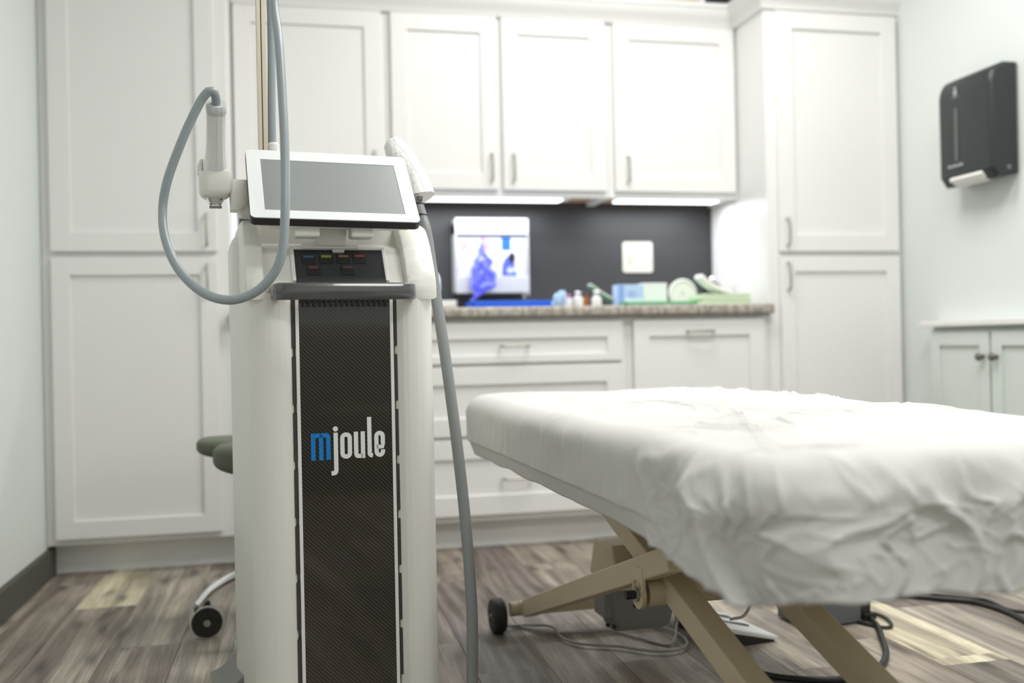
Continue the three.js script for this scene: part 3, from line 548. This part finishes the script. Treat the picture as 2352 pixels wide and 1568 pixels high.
// base with feet, below the picture
{
  const s = rrect(0.36, 0.40, 0.06, 0, 0.21); const g = extrude(s, 0.034, 0.006).rotateX(-Math.PI / 2).translate(-0.005, 0.028, 0); part('base', g, M.greyPlastic, mach);
  const fin = new THREE.Shape(); fin.moveTo(-0.19, 0.052); fin.lineTo(-0.205, 0.088); fin.lineTo(-0.245, 0.05); fin.lineTo(-0.27, 0.04); fin.lineTo(-0.27, 0.035); fin.lineTo(-0.19, 0.035); part('side_foot', extrude(fin, 0.2, 0.004).translate(0, 0, -0.34), M.greyPlastic, mach);
  part('emblem', new THREE.TorusGeometry(0.012, 0.0012, 8, 24).rotateY(Math.PI / 2).translate(-0.2175, 0.125, -0.23), M.capgrey, mach);
  for (const x of [-0.15, 0.14]) for (const z of [-0.03, -0.38]) { const c = part('caster', [box(x - 0.014, x + 0.014, 0.024, 0.04, z - 0.02, z + 0.02, 0.004)], M.black, mach); part('wheel', cyl(0.018, 0.02, [x, 0.0182, z], 'x', 28), M.rubber, c); }
}
// pole, straight hose to the socket
{
  const px = -0.1395, pz = -0.2;
  const pole = part('pole', [box(px - 0.0105, px - 0.002, 1.0, 2.05, pz - 0.0105, pz + 0.0105, 0.001), box(px + 0.0, px + 0.0095, 1.0, 2.05, pz - 0.0105, pz + 0.0105, 0.001), box(px - 0.009, px + 0.009, 1.0, 2.05, pz - 0.009, pz + 0.006)], M.pole, mach);
  part('groove', box(px - 0.0022, px + 0.0002, 1.0, 2.05, pz - 0.002, pz + 0.0072), M.groove, pole);
  part('hose_arm', [box(px - 0.012, px + 0.05, 2.05, 2.07, pz - 0.012, pz + 0.22, 0.005)], M.pole, pole);
  part('hose_socket', lathe([[0.001, 1.03], [0.013, 1.03], [0.013, 1.222], [0.011, 1.226], [0.001, 1.226]], 20).translate(-0.118, 0, -0.2), M.shellWhite, mach);
  part('umbilical_hose', tube([[-0.1205, 1.20, -0.2], [-0.1195, 1.32, -0.2], [-0.1175, 1.45, -0.2], [-0.117, 1.7, -0.2], [-0.115, 2.0, -0.19], [-0.115, 2.085, -0.15], [-0.12, 2.10, -0.09], [-0.128, 2.04, -0.035], [-0.131, 1.85, -0.02], [-0.1305, 1.65, -0.01], [-0.128, 1.473, 0.0], [-0.123, 1.371, 0.04], [-0.1215, 1.25, 0.075], [-0.1215, 1.157, 0.1], [-0.125, 1.05, 0.125], [-0.131, 0.97, 0.133], [-0.145, 0.923, 0.13], [-0.179, 0.884, 0.12], [-0.226, 0.868, 0.1], [-0.2755, 0.884, 0.07], [-0.318, 0.93, 0.04], [-0.341, 0.99, 0.012], [-0.3455, 1.05, -0.012], [-0.335, 1.108, -0.005], [-0.304, 1.19, 0.008], [-0.276, 1.249, 0.018], [-0.263, 1.269, 0.024], [-0.254, 1.2765, 0.027], [-0.2465, 1.2745, 0.023], [-0.243, 1.265, 0.012], [-0.2425, 1.256, 0.0], [-0.2425, 1.247, -0.008]], 0.0088, 420, 14), M.hose, mach);
}
// loft of rounded-rectangle sections along y
function loft(secs, n = 40) {   // secs: [cx, y, cz, w, d, squareness]
  const pos = [], idx = [];
  for (const [cx, y, cz, w, d, q = 0.6] of secs) for (let i = 0; i < n; i++) { const a = i / n * Math.PI * 2, c = Math.cos(a), s = Math.sin(a); pos.push(cx + Math.sign(c) * Math.pow(Math.abs(c), q) * w / 2, y, cz + Math.sign(s) * Math.pow(Math.abs(s), q) * d / 2); }
  for (let k = 0; k < secs.length - 1; k++) for (let i = 0; i < n; i++) { const a = k * n + i, b = k * n + (i + 1) % n; idx.push(a, a + n, b, b, a + n, b + n); }
  const cap = (k, up) => { const c = pos.length / 3, [cx, y, cz] = secs[k]; pos.push(cx, y, cz); for (let i = 0; i < n; i++) { const a = k * n + i, b = k * n + (i + 1) % n; up ? idx.push(a, c, b) : idx.push(a, b, c); } };
  cap(0, false); cap(secs.length - 1, true);
  const g = new THREE.BufferGeometry(); g.setAttribute('position', new THREE.Float32BufferAttribute(pos, 3)); g.setIndex(idx);
  return toCreasedNormals(g, 0.7);
}
const toMach = (o) => { o.position.set(...MPOS); o.rotation.y = MTURN; };
{ // left handpiece and its holder
  part('handpiece_holder', [loft([[-0.205, 1.062, -0.105, 0.022, 0.05, 0.4], [-0.2, 1.07, -0.105, 0.032, 0.056, 0.4], [-0.195, 1.115, -0.105, 0.046, 0.058, 0.4], [-0.195, 1.124, -0.105, 0.042, 0.052, 0.4]]), box(-0.2, -0.15, 1.05, 1.12, -0.14, -0.09, 0.008)], M.shell, mach);
  const lean = (q) => q.translate(0.2435, -1.137, 0.101).scale(1, 1.12, 1).rotateX(40 * Math.PI / 180).translate(-0.2435, 1.137, -0.101);
  const t = thing('laser_handpiece', 'white laser handpiece with a hose, hanging left of the screen', 'handpiece', MPOS, MTURN), cx = -0.243, cz = -0.101;
  const body = part('grip', lean(loft([[cx, 1.128, cz, 0.046, 0.046, 0.6], [cx, 1.140, cz, 0.049, 0.05, 0.6], [cx, 1.150, cz, 0.0485, 0.05, 0.65], [cx, 1.162, cz, 0.046, 0.046, 0.7], [cx + 0.0005, 1.180, cz, 0.042, 0.04, 0.8], [cx + 0.001, 1.205, cz, 0.0395, 0.037, 0.85], [cx + 0.001, 1.24, cz, 0.0385, 0.036, 0.85], [cx + 0.001, 1.262, cz, 0.039, 0.037, 0.85]])), M.shellWhite, t);
  part('seam', lean(tube([[cx, 1.15, cz + 0.0249], [cx, 1.162, cz + 0.0229], [cx + 0.0005, 1.18, cz + 0.0199], [cx + 0.001, 1.205, cz + 0.0184], [cx + 0.001, 1.24, cz + 0.0179], [cx + 0.001, 1.26, cz + 0.0184]], 0.0005, 30, 6)), M.capgrey, body);
  part('end_cap', lean(loft([[cx + 0.001, 1.258, cz, 0.030, 0.03, 0.8], [cx + 0.001, 1.262, cz, 0.038, 0.038, 0.8], [cx + 0.001, 1.269, cz, 0.0405, 0.0405, 0.8], [cx + 0.001, 1.275, cz, 0.040, 0.04, 0.8], [cx + 0.001, 1.279, cz, 0.036, 0.036, 0.8]])), M.capgrey, t);
  part('cradle', loft([[cx - 0.003, 1.086, cz, 0.040, 0.046, 0.55], [cx - 0.003, 1.090, cz, 0.054, 0.056, 0.5], [cx - 0.002, 1.100, cz, 0.064, 0.062, 0.5], [cx - 0.001, 1.130, cz, 0.067, 0.064, 0.5], [cx, 1.139, cz, 0.066, 0.063, 0.5], [cx, 1.1405, cz, 0.055, 0.052, 0.5]]), M.shell, t);
  part('trigger_guard', [loft([[cx - 0.030, 1.136, cz - 0.006, 0.012, 0.03], [cx - 0.031, 1.152, cz - 0.006, 0.012, 0.03], [cx - 0.027, 1.166, cz - 0.006, 0.008, 0.026]])], M.shell, t);
  const tip = part('tip', loft([[cx - 0.002, 1.0725, cz, 0.022, 0.016, 0.45], [cx - 0.002, 1.087, cz, 0.038, 0.03, 0.45]]), M.chrome, t);
  part('window', [box(cx - 0.014, cx + 0.0105, 1.067, 1.0705, cz - 0.009, cz + 0.009, 0.001), box(cx - 0.013, cx - 0.0105, 1.07, 1.078, cz - 0.008, cz + 0.009), box(cx + 0.0065, cx + 0.009, 1.07, 1.078, cz - 0.008, cz + 0.009)], M.darkmetal, tip);
}
{ // right handpiece leaning behind the screen with its thick hose
  const t = thing('pulsed_light_handpiece', 'white curved handpiece with a grey hose, docked behind the right of the screen', 'handpiece', MPOS, MTURN);
  const path = new THREE.CatmullRomCurve3([[0.141, 1.246, -0.2], [0.147, 1.236, -0.198], [0.158, 1.214, -0.192], [0.171, 1.187, -0.18], [0.188, 1.15, -0.165], [0.199, 1.108, -0.15]].map((q) => V(...q)));
  const N = 48, n = 36, pos = [], idx = [], wd = (s) => lerp(0.020, 0.029, smooth(0, 0.3, s)) + 0.004 * smooth(0.6, 1, s), hd = (s) => lerp(0.018, 0.026, smooth(0, 0.4, s));
  for (let i = 0; i <= N; i++) {
    const s = i / N, P = path.getPointAt(s), T = path.getTangentAt(s), Z = V(0.25, 0, 1).normalize(), S = new THREE.Vector3().crossVectors(T, Z).normalize(), Q = new THREE.Vector3().crossVectors(S, T), cap = i === 0 ? 0.3 : i === 1 ? 0.7 : i === 2 ? 0.88 : 1;
    for (let j = 0; j < n; j++) { const a = j / n * Math.PI * 2, c = Math.cos(a), d = Math.sin(a), q = 0.75; const v = P.clone().addScaledVector(S, Math.sign(c) * Math.pow(Math.abs(c), q) * wd(s) * cap).addScaledVector(Q, Math.sign(d) * Math.pow(Math.abs(d), q) * hd(s) * cap); pos.push(v.x, v.y, v.z); }
  }
  for (let i = 0; i < N; i++) for (let j = 0; j < n; j++) { const a = i * n + j, b = i * n + (j + 1) % n; idx.push(a, b, a + n, b, b + n, a + n); }
  for (const i of [0, N]) { const P = path.getPointAt(i / N); const c = pos.length / 3; pos.push(P.x, P.y, P.z); for (let j = 0; j < n; j++) { const a = i * n + j, b = i * n + (j + 1) % n; i ? idx.push(a, b, c) : idx.push(b, a, c); } }
  const g = new THREE.BufferGeometry(); g.setAttribute('position', new THREE.Float32BufferAttribute(pos, 3)); g.setIndex(idx);
  part('grip', toCreasedNormals(g, 0.8), M.shellWhite, t);
  const sp = []; for (let i = 2; i <= 46; i++) { const s = i / N, P = path.getPointAt(s), T = path.getTangentAt(s), Z = V(0.25, 0, 1).normalize(), S = new THREE.Vector3().crossVectors(T, Z).normalize(), Q = new THREE.Vector3().crossVectors(S, T); const v = P.addScaledVector(Q, -hd(s) * (Q.z > 0 ? -1 : 1) * 1.0).addScaledVector(S, 0.0); sp.push([v.x, v.y, v.z]); }
  part('seam', tube(sp, 0.0006, 60, 6), M.capgrey, t);
  part('trigger', loft([[0.186, 1.165, -0.19, 0.02, 0.03], [0.196, 1.18, -0.19, 0.014, 0.03], [0.188, 1.215, -0.195, 0.008, 0.02]]), M.shellWhite, t);
  part('latch', box(0.184, 0.196, 1.096, 1.108, -0.127, -0.113, 0.002), M.darkmetal, t);
  part('hose_collar', [...[[0.1875, 1.088, -0.126], [0.1925, 1.062, -0.118]].map(([x, y, z]) => new THREE.TorusGeometry(0.0118, 0.0022, 10, 24).rotateX(Math.PI / 2 - 0.2).translate(x, y, z))], M.black, t);
  part('supply_hose', tube([[0.1845, 1.10, -0.130], [0.1875, 1.088, -0.126], [0.194, 1.055, -0.115], [0.1995, 1.018, -0.1], [0.2085, 0.911, -0.08], [0.221, 0.768, -0.05], [0.2355, 0.582, -0.02], [0.2475, 0.398, 0], [0.252, 0.218, 0.02], [0.247, 0.08, 0.03], [0.244, 0.035, 0.045], [0.228, 0.0145, 0.075], [0.19, 0.0132, 0.10], [0.14, 0.0135, 0.10], [0.10, 0.02, 0.085], [0.085, 0.030, 0.062]], 0.0122, 260, 16), M.hoseR, mach);
  part('holder', [box(0.11, 0.165, 1.02, 1.205, -0.225, -0.214, 0.004), box(0.12, 0.19, 1.03, 1.06, -0.24, -0.12, 0.006)], M.shell, mach);
}

// ------------------------------------------------------------------ treatment bed
const BPOS = [0.834, 0, -1.841], BTURN = 2.7 * Math.PI / 180;
{
  const t = thing('treatment_bed', 'height-adjustable treatment bed on a tan scissor frame with small black wheels', 'treatment bed', BPOS, BTURN);
  part('mattress', new RoundedBoxGeometry(0.70, 0.115, 1.56, 4, 0.04).translate(0, 0.560, 0), std([0.6, 0.56, 0.48], 0.7), t);
  part('top_frame', [box(-0.30, 0.30, 0.462, 0.503, -0.72, 0.72, 0.006)], M.beige, t);
  // lifting arms from the wheeled axle
  for (const x of [-0.22, 0.20]) part('lift_arm', [bar([x, 0.070, -0.715], [x, 0.400, 0.235], 0.034, 0.046)], M.beige, t);
  part('axle', [cyl(0.019, 0.50, [-0.012, 0.062, -0.745], 'x'), box(-0.24, 0.22, 0.05, 0.085, -0.745, -0.715, 0.004)], M.beige, t);
  for (const x of [-0.296, 0.272]) { const w = part('wheel', [lathe([[0.016, -0.018], [0.040, -0.018], [0.046, -0.012], [0.046, 0.012], [0.040, 0.018], [0.016, 0.018]], 36).rotateZ(Math.PI / 2).translate(x, 0.0462, -0.752)], M.rubber, t); part('hub', [cyl(0.017, 0.03, [x, 0.0462, -0.752], 'x'), cyl(0.006, 0.045, [x, 0.0462, -0.752], 'x')], M.greyPlastic, w); }
  // near legs
  part('leg', [bar([-0.168, 0.470, -0.36], [-0.168, 0.030, 1.02], 0.046, 0.046)], M.beige, t);
  part('leg', [bar([0.045, 0.460, -0.38], [0.045, 0.030, 1.00], 0.046, 0.046)], M.beige, t);
  part('foot_bar', [box(-0.30, 0.28, 0.004, 0.040, 0.99, 1.04, 0.006)], M.beige, t);
  for (const x of [-0.27, 0.25]) part('foot_pad', cyl(0.022, 0.01, [x, 0.0052, 1.015]), M.rubber, t);
  part('pivot_tube', [cyl(0.024, 0.42, [-0.012, 0.308, 0.105], 'x')], M.beige, t);
  for (const s of [-1, 1]) { const b = part('pivot_bracket', [cyl(0.027, 0.008, [s * 0.225 - 0.01, 0.308, 0.105], 'x'), box(s * 0.225 - 0.014, s * 0.225 - 0.006, 0.306, 0.36, 0.08, 0.13, 0.002)], M.beige, t); part('washer', cyl(0.014, 0.004, [s * 0.232 - 0.01, 0.308, 0.105], 'x'), M.nickel, b); part('bolt', cyl(0.0085, 0.02, [s * 0.242 - 0.01, 0.308, 0.105], 'x', 6), M.black, b); }
  part('brace', [bar([0.06, 0.33, 0.12], [0.20, 0.33, 0.12], 0.06, 0.03)], M.beige, t);
  // housing behind the arm
  const s = new THREE.Shape(); s.moveTo(-0.56, 0.19); s.lineTo(-0.53, 0.272); s.quadraticCurveTo(-0.525, 0.288, -0.51, 0.288); s.lineTo(-0.40, 0.288); s.lineTo(-0.36, 0.19);
  const hg = extrude(s, 0.12, 0.006); hg.rotateY(-Math.PI / 2); hg.translate(0.02, 0, 0); part('arm_bracket', hg, M.beige, t);
  part('actuator', [bar([-0.02, 0.24, -0.42], [-0.02, 0.40, 0.0], 0.05, 0.05, 0.01)], M.black, t);
  const motor = part('motor_box', [loft([[-0.012, 0.070, -0.475, 0.135, 0.07, 0.25], [-0.008, 0.080, -0.478, 0.150, 0.09, 0.22], [-0.004, 0.125, -0.48, 0.165, 0.10, 0.2], [-0.004, 0.175, -0.48, 0.165, 0.10, 0.2]]), box(-0.105, -0.07, 0.10, 0.17, -0.52, -0.44, 0.006)], M.greyPlastic, t);
  for (const [x, y] of [[-0.102, 0.092], [-0.086, 0.086], [-0.03, 0.132], [0.055, 0.132]]) part('screw', cyl(0.005, 0.006, [x, y, -0.429], 'z', 12), M.black, motor);
  part('cable_loop', tube([[0.20, 0.14, -0.40], [0.245, 0.15, -0.40], [0.262, 0.12, -0.40], [0.245, 0.09, -0.40], [0.21, 0.085, -0.40]], 0.004, 50, 8), M.cord, t);
}
{ // disposable sheet: fitted over the mattress, gathered and puffed around the near end
  const hx = 0.375, hz0 = -0.80, hz1 = 0.815, rc = 0.075, cz = (hz0 + hz1) / 2, hz = (hz1 - hz0) / 2;
  const per = []; { // perimeter points with outward normals
    const push = (x, z, nx, nz) => per.push([x, z, nx, nz]);
    const seg = (x0, z0, x1, z1, nx, nz, n) => { for (let i = 0; i < n; i++) push(lerp(x0, x1, i / n), lerp(z0, z1, i / n), nx, nz); };
    const cor = (x, z, a0, n) => { for (let i = 0; i < n; i++) { const a = a0 + i / n * Math.PI / 2; push(x + rc * Math.cos(a), z + rc * Math.sin(a), Math.cos(a), Math.sin(a)); } };
    seg(hx, -hz + rc, hx, hz - rc, 1, 0, 250); cor(hx - rc, hz - rc, 0, 34); seg(hx - rc, hz, -hx + rc, hz, 0, 1, 190); cor(-hx + rc, hz - rc, Math.PI / 2, 34);
    seg(-hx, hz - rc, -hx, -hz + rc, -1, 0, 330); cor(-hx + rc, -hz + rc, Math.PI, 24); seg(-hx + rc, -hz, hx - rc, -hz, 0, -1, 90); cor(hx - rc, -hz + rc, 1.5 * Math.PI, 24);
  }
  const N = per.length; let acc = 0; const arcl = per.map((p, i) => { if (i) acc += Math.hypot(p[0] - per[i - 1][0], p[1] - per[i - 1][1]); return acc; });
  // profile rows: [kind, inset, y]
  const TOP = 0.640, EDGE = 0.524, BOT = 0.486, rows = [];
  for (let i = 0; i < 130; i++) rows.push({ k: 0.02 + 0.98 * Math.pow(i / 129, 0.7), y: TOP, top: 1, d: 0 });
  for (let i = 1; i <= 10; i++) { const a = i / 10 * Math.PI / 2; rows.push({ k: 1, o: 0.05 * Math.sin(a), y: TOP - 0.05 * (1 - Math.cos(a)), top: 1 - i / 10, d: 0.05 * (1 - Math.cos(a)) }); }
  for (let i = 1; i <= 26; i++) { const y = lerp(TOP - 0.05, EDGE, i / 26); rows.push({ k: 1, o: 0.05, y, top: 0, d: TOP - y }); }
  for (let i = 1; i <= 14; i++) { const y = lerp(EDGE, BOT, i / 14); rows.push({ k: 1, o: 0.05 - 0.005 * smooth(0, 0.12, i / 14) - 0.014 * i / 14, y, top: 0, d: TOP - y, strip: 1, ledge: 0.005 * smooth(0, 0.12, i / 14) + 0.014 * i / 14 }); }
  for (let i = 1; i <= 6; i++) rows.push({ k: 1, o: 0.031 - 0.06 * i / 6, y: BOT - 0.002 * Math.sin(i / 6 * 3.1) + 0.004 * i / 6, top: 0, d: TOP - BOT, strip: 1, under: i / 6 });
  const pos = [], uv = [], idx = [], insx = hx - 0.05, insz = hz - 0.05, ridge = (v) => 1 - Math.abs(v);
  for (const r of rows) for (let i = 0; i < N; i++) {
    const [px, pz, nx, nz] = per[i], s = arcl[i];
    let x, z; const bx = px - nx * 0.05, bz = pz - nz * 0.05;
    if (r.o === undefined) { x = bx * r.k; z = bz * r.k; } else { x = bx + nx * r.o; z = bz + nz * r.o; }
    let y = r.y;
    // how loose the sheet is here: loose at the near end and its corners
    const near = smooth(0.30, 0.66, z), loose = near * (r.top < 1 ? 1 : smooth(0.55, 1.0, r.k));
    // broad crumple over the top
    const warp = n2(x * 3 + 4, z * 3) * 0.12, c1 = Math.pow(ridge(n2((x + warp) * 3.4 + 9, (z - warp) * 2.7)), 7), c2 = Math.pow(ridge(n2((x - warp) * 6 + 31, (z + warp) * 4.6 + 5)), 8), c3 = n2(x * 2.6 + 2, z * 2.3);
    const patch = smooth(-0.35, 0.5, n2(x * 2.1 + 8, z * 1.7 + 3)), topAmt = (0.2 + 0.8 * smooth(-0.5, 0.0, x + 0.35 * z)) * (0.15 + 0.85 * patch);
    const tw = r.top * (0.008 * c1 * topAmt + 0.003 * c2 * topAmt + 0.004 * c3);
    y += tw;
    if (r.top < 1 || r.k > 0.9) {
      const dn = smooth(0.0, 0.06, r.d + (r.k >= 1 ? 0.01 : 0)), q = smooth(0.02, 0.1, r.d);
      // folds: pleats running down, twisted by noise
      const u = s * 1.0 + 0.05 * n2(s * 4, r.d * 9) + r.d * 0.35 * n2(s * 2.2 + 7, 3);
      const dg = r.d * 4.5, tw1 = 0.35 * n2(u * 3 + 3, dg * 0.8), tw2 = 0.25 * n2(u * 6 + 8, dg + 2);
      const f1 = Math.pow(ridge(n2((u + tw1 * r.d) * 3.6, dg * 0.5 + 4)), 3.5), f2 = Math.pow(ridge(n2((u + tw2 * r.d * 2) * 9 + 50, dg * 1.6 + tw1 + 9)), 9), f4 = Math.pow(ridge(n2(u * 15 + dg * 2.2 + 20, dg * 2.1 - u * 4)), 10), f5 = Math.pow(ridge(n2(u * 11 - dg * 3 + 70, dg * 2.6 + u * 3)), 12), f3 = n2(u * 2.6 + 90, r.d * 4);
      const amp = loose * dn;
      let out = amp * (0.018 * (f1 - 0.3) + 0.0085 * f2 + 0.003 * f4 + 0.004 * f5 + 0.014 * f3 + 0.004);
      // taut side: fine vertical creases
      const taut = (1 - near) * dn * (r.strip ? 0.25 : 1); out += taut * (0.0035 * Math.pow(ridge(n2(s * 16 + 3, r.d * 3)), 8) + 0.0022 * n2(s * 7, r.d * 9));
      // the puffed end has no flat strip
      if (r.ledge) out += loose * r.ledge; if (r.under) out += loose * 0.010 * (1 - r.under);
      x += nx * out; z += nz * out;
      // hem: wavy at the loose end
      if (r.strip || r.d > 0.1) y += loose * smooth(0.1, 0.154, r.d) * (0.010 * n2(u * 4, 2) + 0.003 * n2(u * 14, 7) - 0.014);
      y += (1 - loose) * (r.strip ? 0.0025 * n2(s * 5, 11) : 0);
      y -= loose * 0.012 * smooth(0, 0.05, r.d) * (1 - q);
    }
    pos.push(x, y, z + cz); uv.push((px + nx * r.d) , (pz + nz * r.d));
  }
  for (let j = 0; j < rows.length - 1; j++) for (let i = 0; i < N; i++) { const a = j * N + i, b = j * N + (i + 1) % N; idx.push(a, a + N, b, b, a + N, b + N); }
  { const c = pos.length / 3; let mean = 0; for (let i = 0; i < N; i++) mean += pos[i * 3 + 1] / N; pos.push(0, mean, cz); uv.push(0, 0); for (let i = 0; i < N; i++) idx.push(c, i, (i + 1) % N); }
  const g = new THREE.BufferGeometry(); g.setAttribute('position', new THREE.Float32BufferAttribute(pos, 3)); g.setAttribute('uv', new THREE.Float32BufferAttribute(uv, 2)); g.setIndex(idx); g.computeVertexNormals();
  const fib = noiseTexture([512, 512], (x, y) => 128 + 55 * n2(x / 5, y / 5) + 45 * n2(x / 2.1, y / 2.1 + 70)); fib.repeat.set(8, 8);
  const sheet = single('bed_sheet', g, std([0.655, 0.648, 0.628], 0.85, { bumpMap: fib, bumpScale: 0.0004, side: THREE.DoubleSide }), 'wrinkled white disposable sheet fitted over the treatment bed', 'sheet');
  sheet.position.set(...BPOS); sheet.rotation.y = BTURN;
}

// ------------------------------------------------------------------ armchair behind the photographer, mirrored dimly in the carbon panel
{
  const t = thing('armchair', 'brown leather armchair behind the photographer, mirrored in the carbon panel', 'armchair', [1.02, 0, 1.35], Math.PI), lea = std([0.085, 0.05, 0.028], 0.5);
  part('backrest', new RoundedBoxGeometry(0.80, 0.52, 0.16, 5, 0.07).translate(0, 0.63, -0.32), lea, t);
  part('seat', new RoundedBoxGeometry(0.56, 0.18, 0.62, 4, 0.05).translate(0, 0.37, 0.03), lea, t);
  for (const x of [-1, 1]) part('armrest', new RoundedBoxGeometry(0.15, 0.46, 0.72, 4, 0.06).translate(x * 0.35, 0.36, -0.02), lea, t);
  part('apron', new RoundedBoxGeometry(0.62, 0.16, 0.62, 2, 0.02).translate(0, 0.20, 0), lea, t);
  for (const x of [-1, 1]) for (const z of [-1, 1]) part('leg', cyl(0.018, 0.14, [x * 0.34, 0.0705, z * 0.27], 'y', 16, 0.025), M.black, t);
}
// ------------------------------------------------------------------ on the floor
{
  const t = thing('foot_pedal', 'white two-slot foot pedal with a black base on the floor under the bed', 'foot pedal', [1.075, 0, -2.395], 0.16);
  const wedge = new THREE.Shape(); wedge.moveTo(-0.075, 0.0005); wedge.lineTo(0.08, 0.0005); wedge.lineTo(0.08, 0.006); wedge.lineTo(-0.075, 0.045); part('pedal_base', extrude(wedge, 0.23, 0.002).translate(0, 0, -0.13), M.black, t);
  const top = new THREE.Shape(); top.moveTo(-0.078, 0.044); top.lineTo(0.086, 0.004); top.lineTo(0.088, 0.014); top.lineTo(-0.074, 0.057); part('pedal_cover', extrude(top, 0.242, 0.003).translate(0, 0, -0.136), M.whitePlastic, t);
  const a = Math.atan2(0.0415, 0.162);
  for (const z of [-0.065, 0.02]) { const sg = extrude((() => { const q = new THREE.Shape(); q.moveTo(-0.045, -0.002); q.lineTo(0.03, -0.011); q.absarc(0.04, 0, 0.012, -1.2, 1.2); q.lineTo(-0.045, 0.003); return q; })(), 0.004).rotateX(-Math.PI / 2).rotateZ(-a).translate(0.006, 0.034, z); part('slot', sg, std([0.01, 0.025, 0.02], 0.5), t); }
  const b = thing('power_supply', 'grey power box on the floor behind the near bed leg', 'power box', [1.385, 0, -2.44], 0.12);
  part('case', box(-0.10, 0.075, 0.003, 0.10, -0.075, 0.06, 0.006), std([0.12, 0.125, 0.13], 0.5), b);
  part('end_cover', box(0.075, 0.115, 0.01, 0.09, -0.07, 0.05, 0.004), M.black, b);
  part('plug', box(0.09, 0.13, 0.004, 0.022, 0.03, 0.055, 0.003), M.black, b);
}
const flat = (pts, y) => pts.map(([x, z]) => [x, y, z]);
single('power_cable', tube([[0.93, 0.0085, -1.85], [0.935, 0.0085, -1.98], [0.96, 0.0085, -2.07], ...flat([[1.0, -2.09], [1.053, -2.038], [1.138, -1.997], [1.227, -2.002], [1.303, -2.048], [1.37, -2.128], [1.429, -2.237], [1.475, -2.327], [1.50, -2.40]], 0.0085)], 0.008, 160, 10), M.blackCord, 'thick black cable curving across the floor between the bed legs', 'cable');
single('power_cable', tube(flat([[1.455, -2.385], [1.49, -2.325], [1.52, -2.333], [1.545, -2.392], [1.545, -2.444], [1.525, -2.476], [1.51, -2.49]], 0.006), 0.0045, 80, 8), M.blackCord, 'thin black cable looped beside the grey power box', 'cable');
single('power_cable', tube(flat([[1.70, -2.62], [1.78, -2.54], [1.831, -2.502], [1.871, -2.461], [1.889, -2.375], [1.876, -2.273], [1.84, -2.15], [1.80, -2.0]], 0.0085), 0.008, 120, 10), M.blackCord, 'thick black cable at the right edge of the floor', 'cable');
single('power_cable', tube(flat([[1.80, -2.60], [1.881, -2.525], [1.925, -2.48], [1.915, -2.385], [1.945, -2.335], [1.98, -2.2], [2.0, -2.0]], 0.005), 0.0045, 120, 8), M.blackCord, 'thin black cable beside the thick one at the right edge', 'cable');
single('control_cable', tube([...flat([[0.529, -2.65], [0.574, -2.594], [0.629, -2.525], [0.719, -2.503], [0.79, -2.498], [0.846, -2.415], [0.901, -2.342]], 0.005), [0.95, 0.03, -2.42], [0.97, 0.08, -2.46]], 0.0036, 160, 8), M.cord, 'thin grey cable rising to the bed motor from the left wheel', 'cable');
single('control_cable', tube(flat([[0.505, -2.60], [0.585, -2.600], [0.648, -2.565], [0.650, -2.462], [0.685, -2.399], [0.767, -2.355], [0.837, -2.296], [0.904, -2.291], [0.945, -2.34], [0.95, -2.427], [0.92, -2.496], [0.915, -2.545]], 0.0085), 0.0036, 180, 8), M.cord, 'thin grey cable looping on the floor below the bed motor', 'cable');

renderer.render(scene, camera);
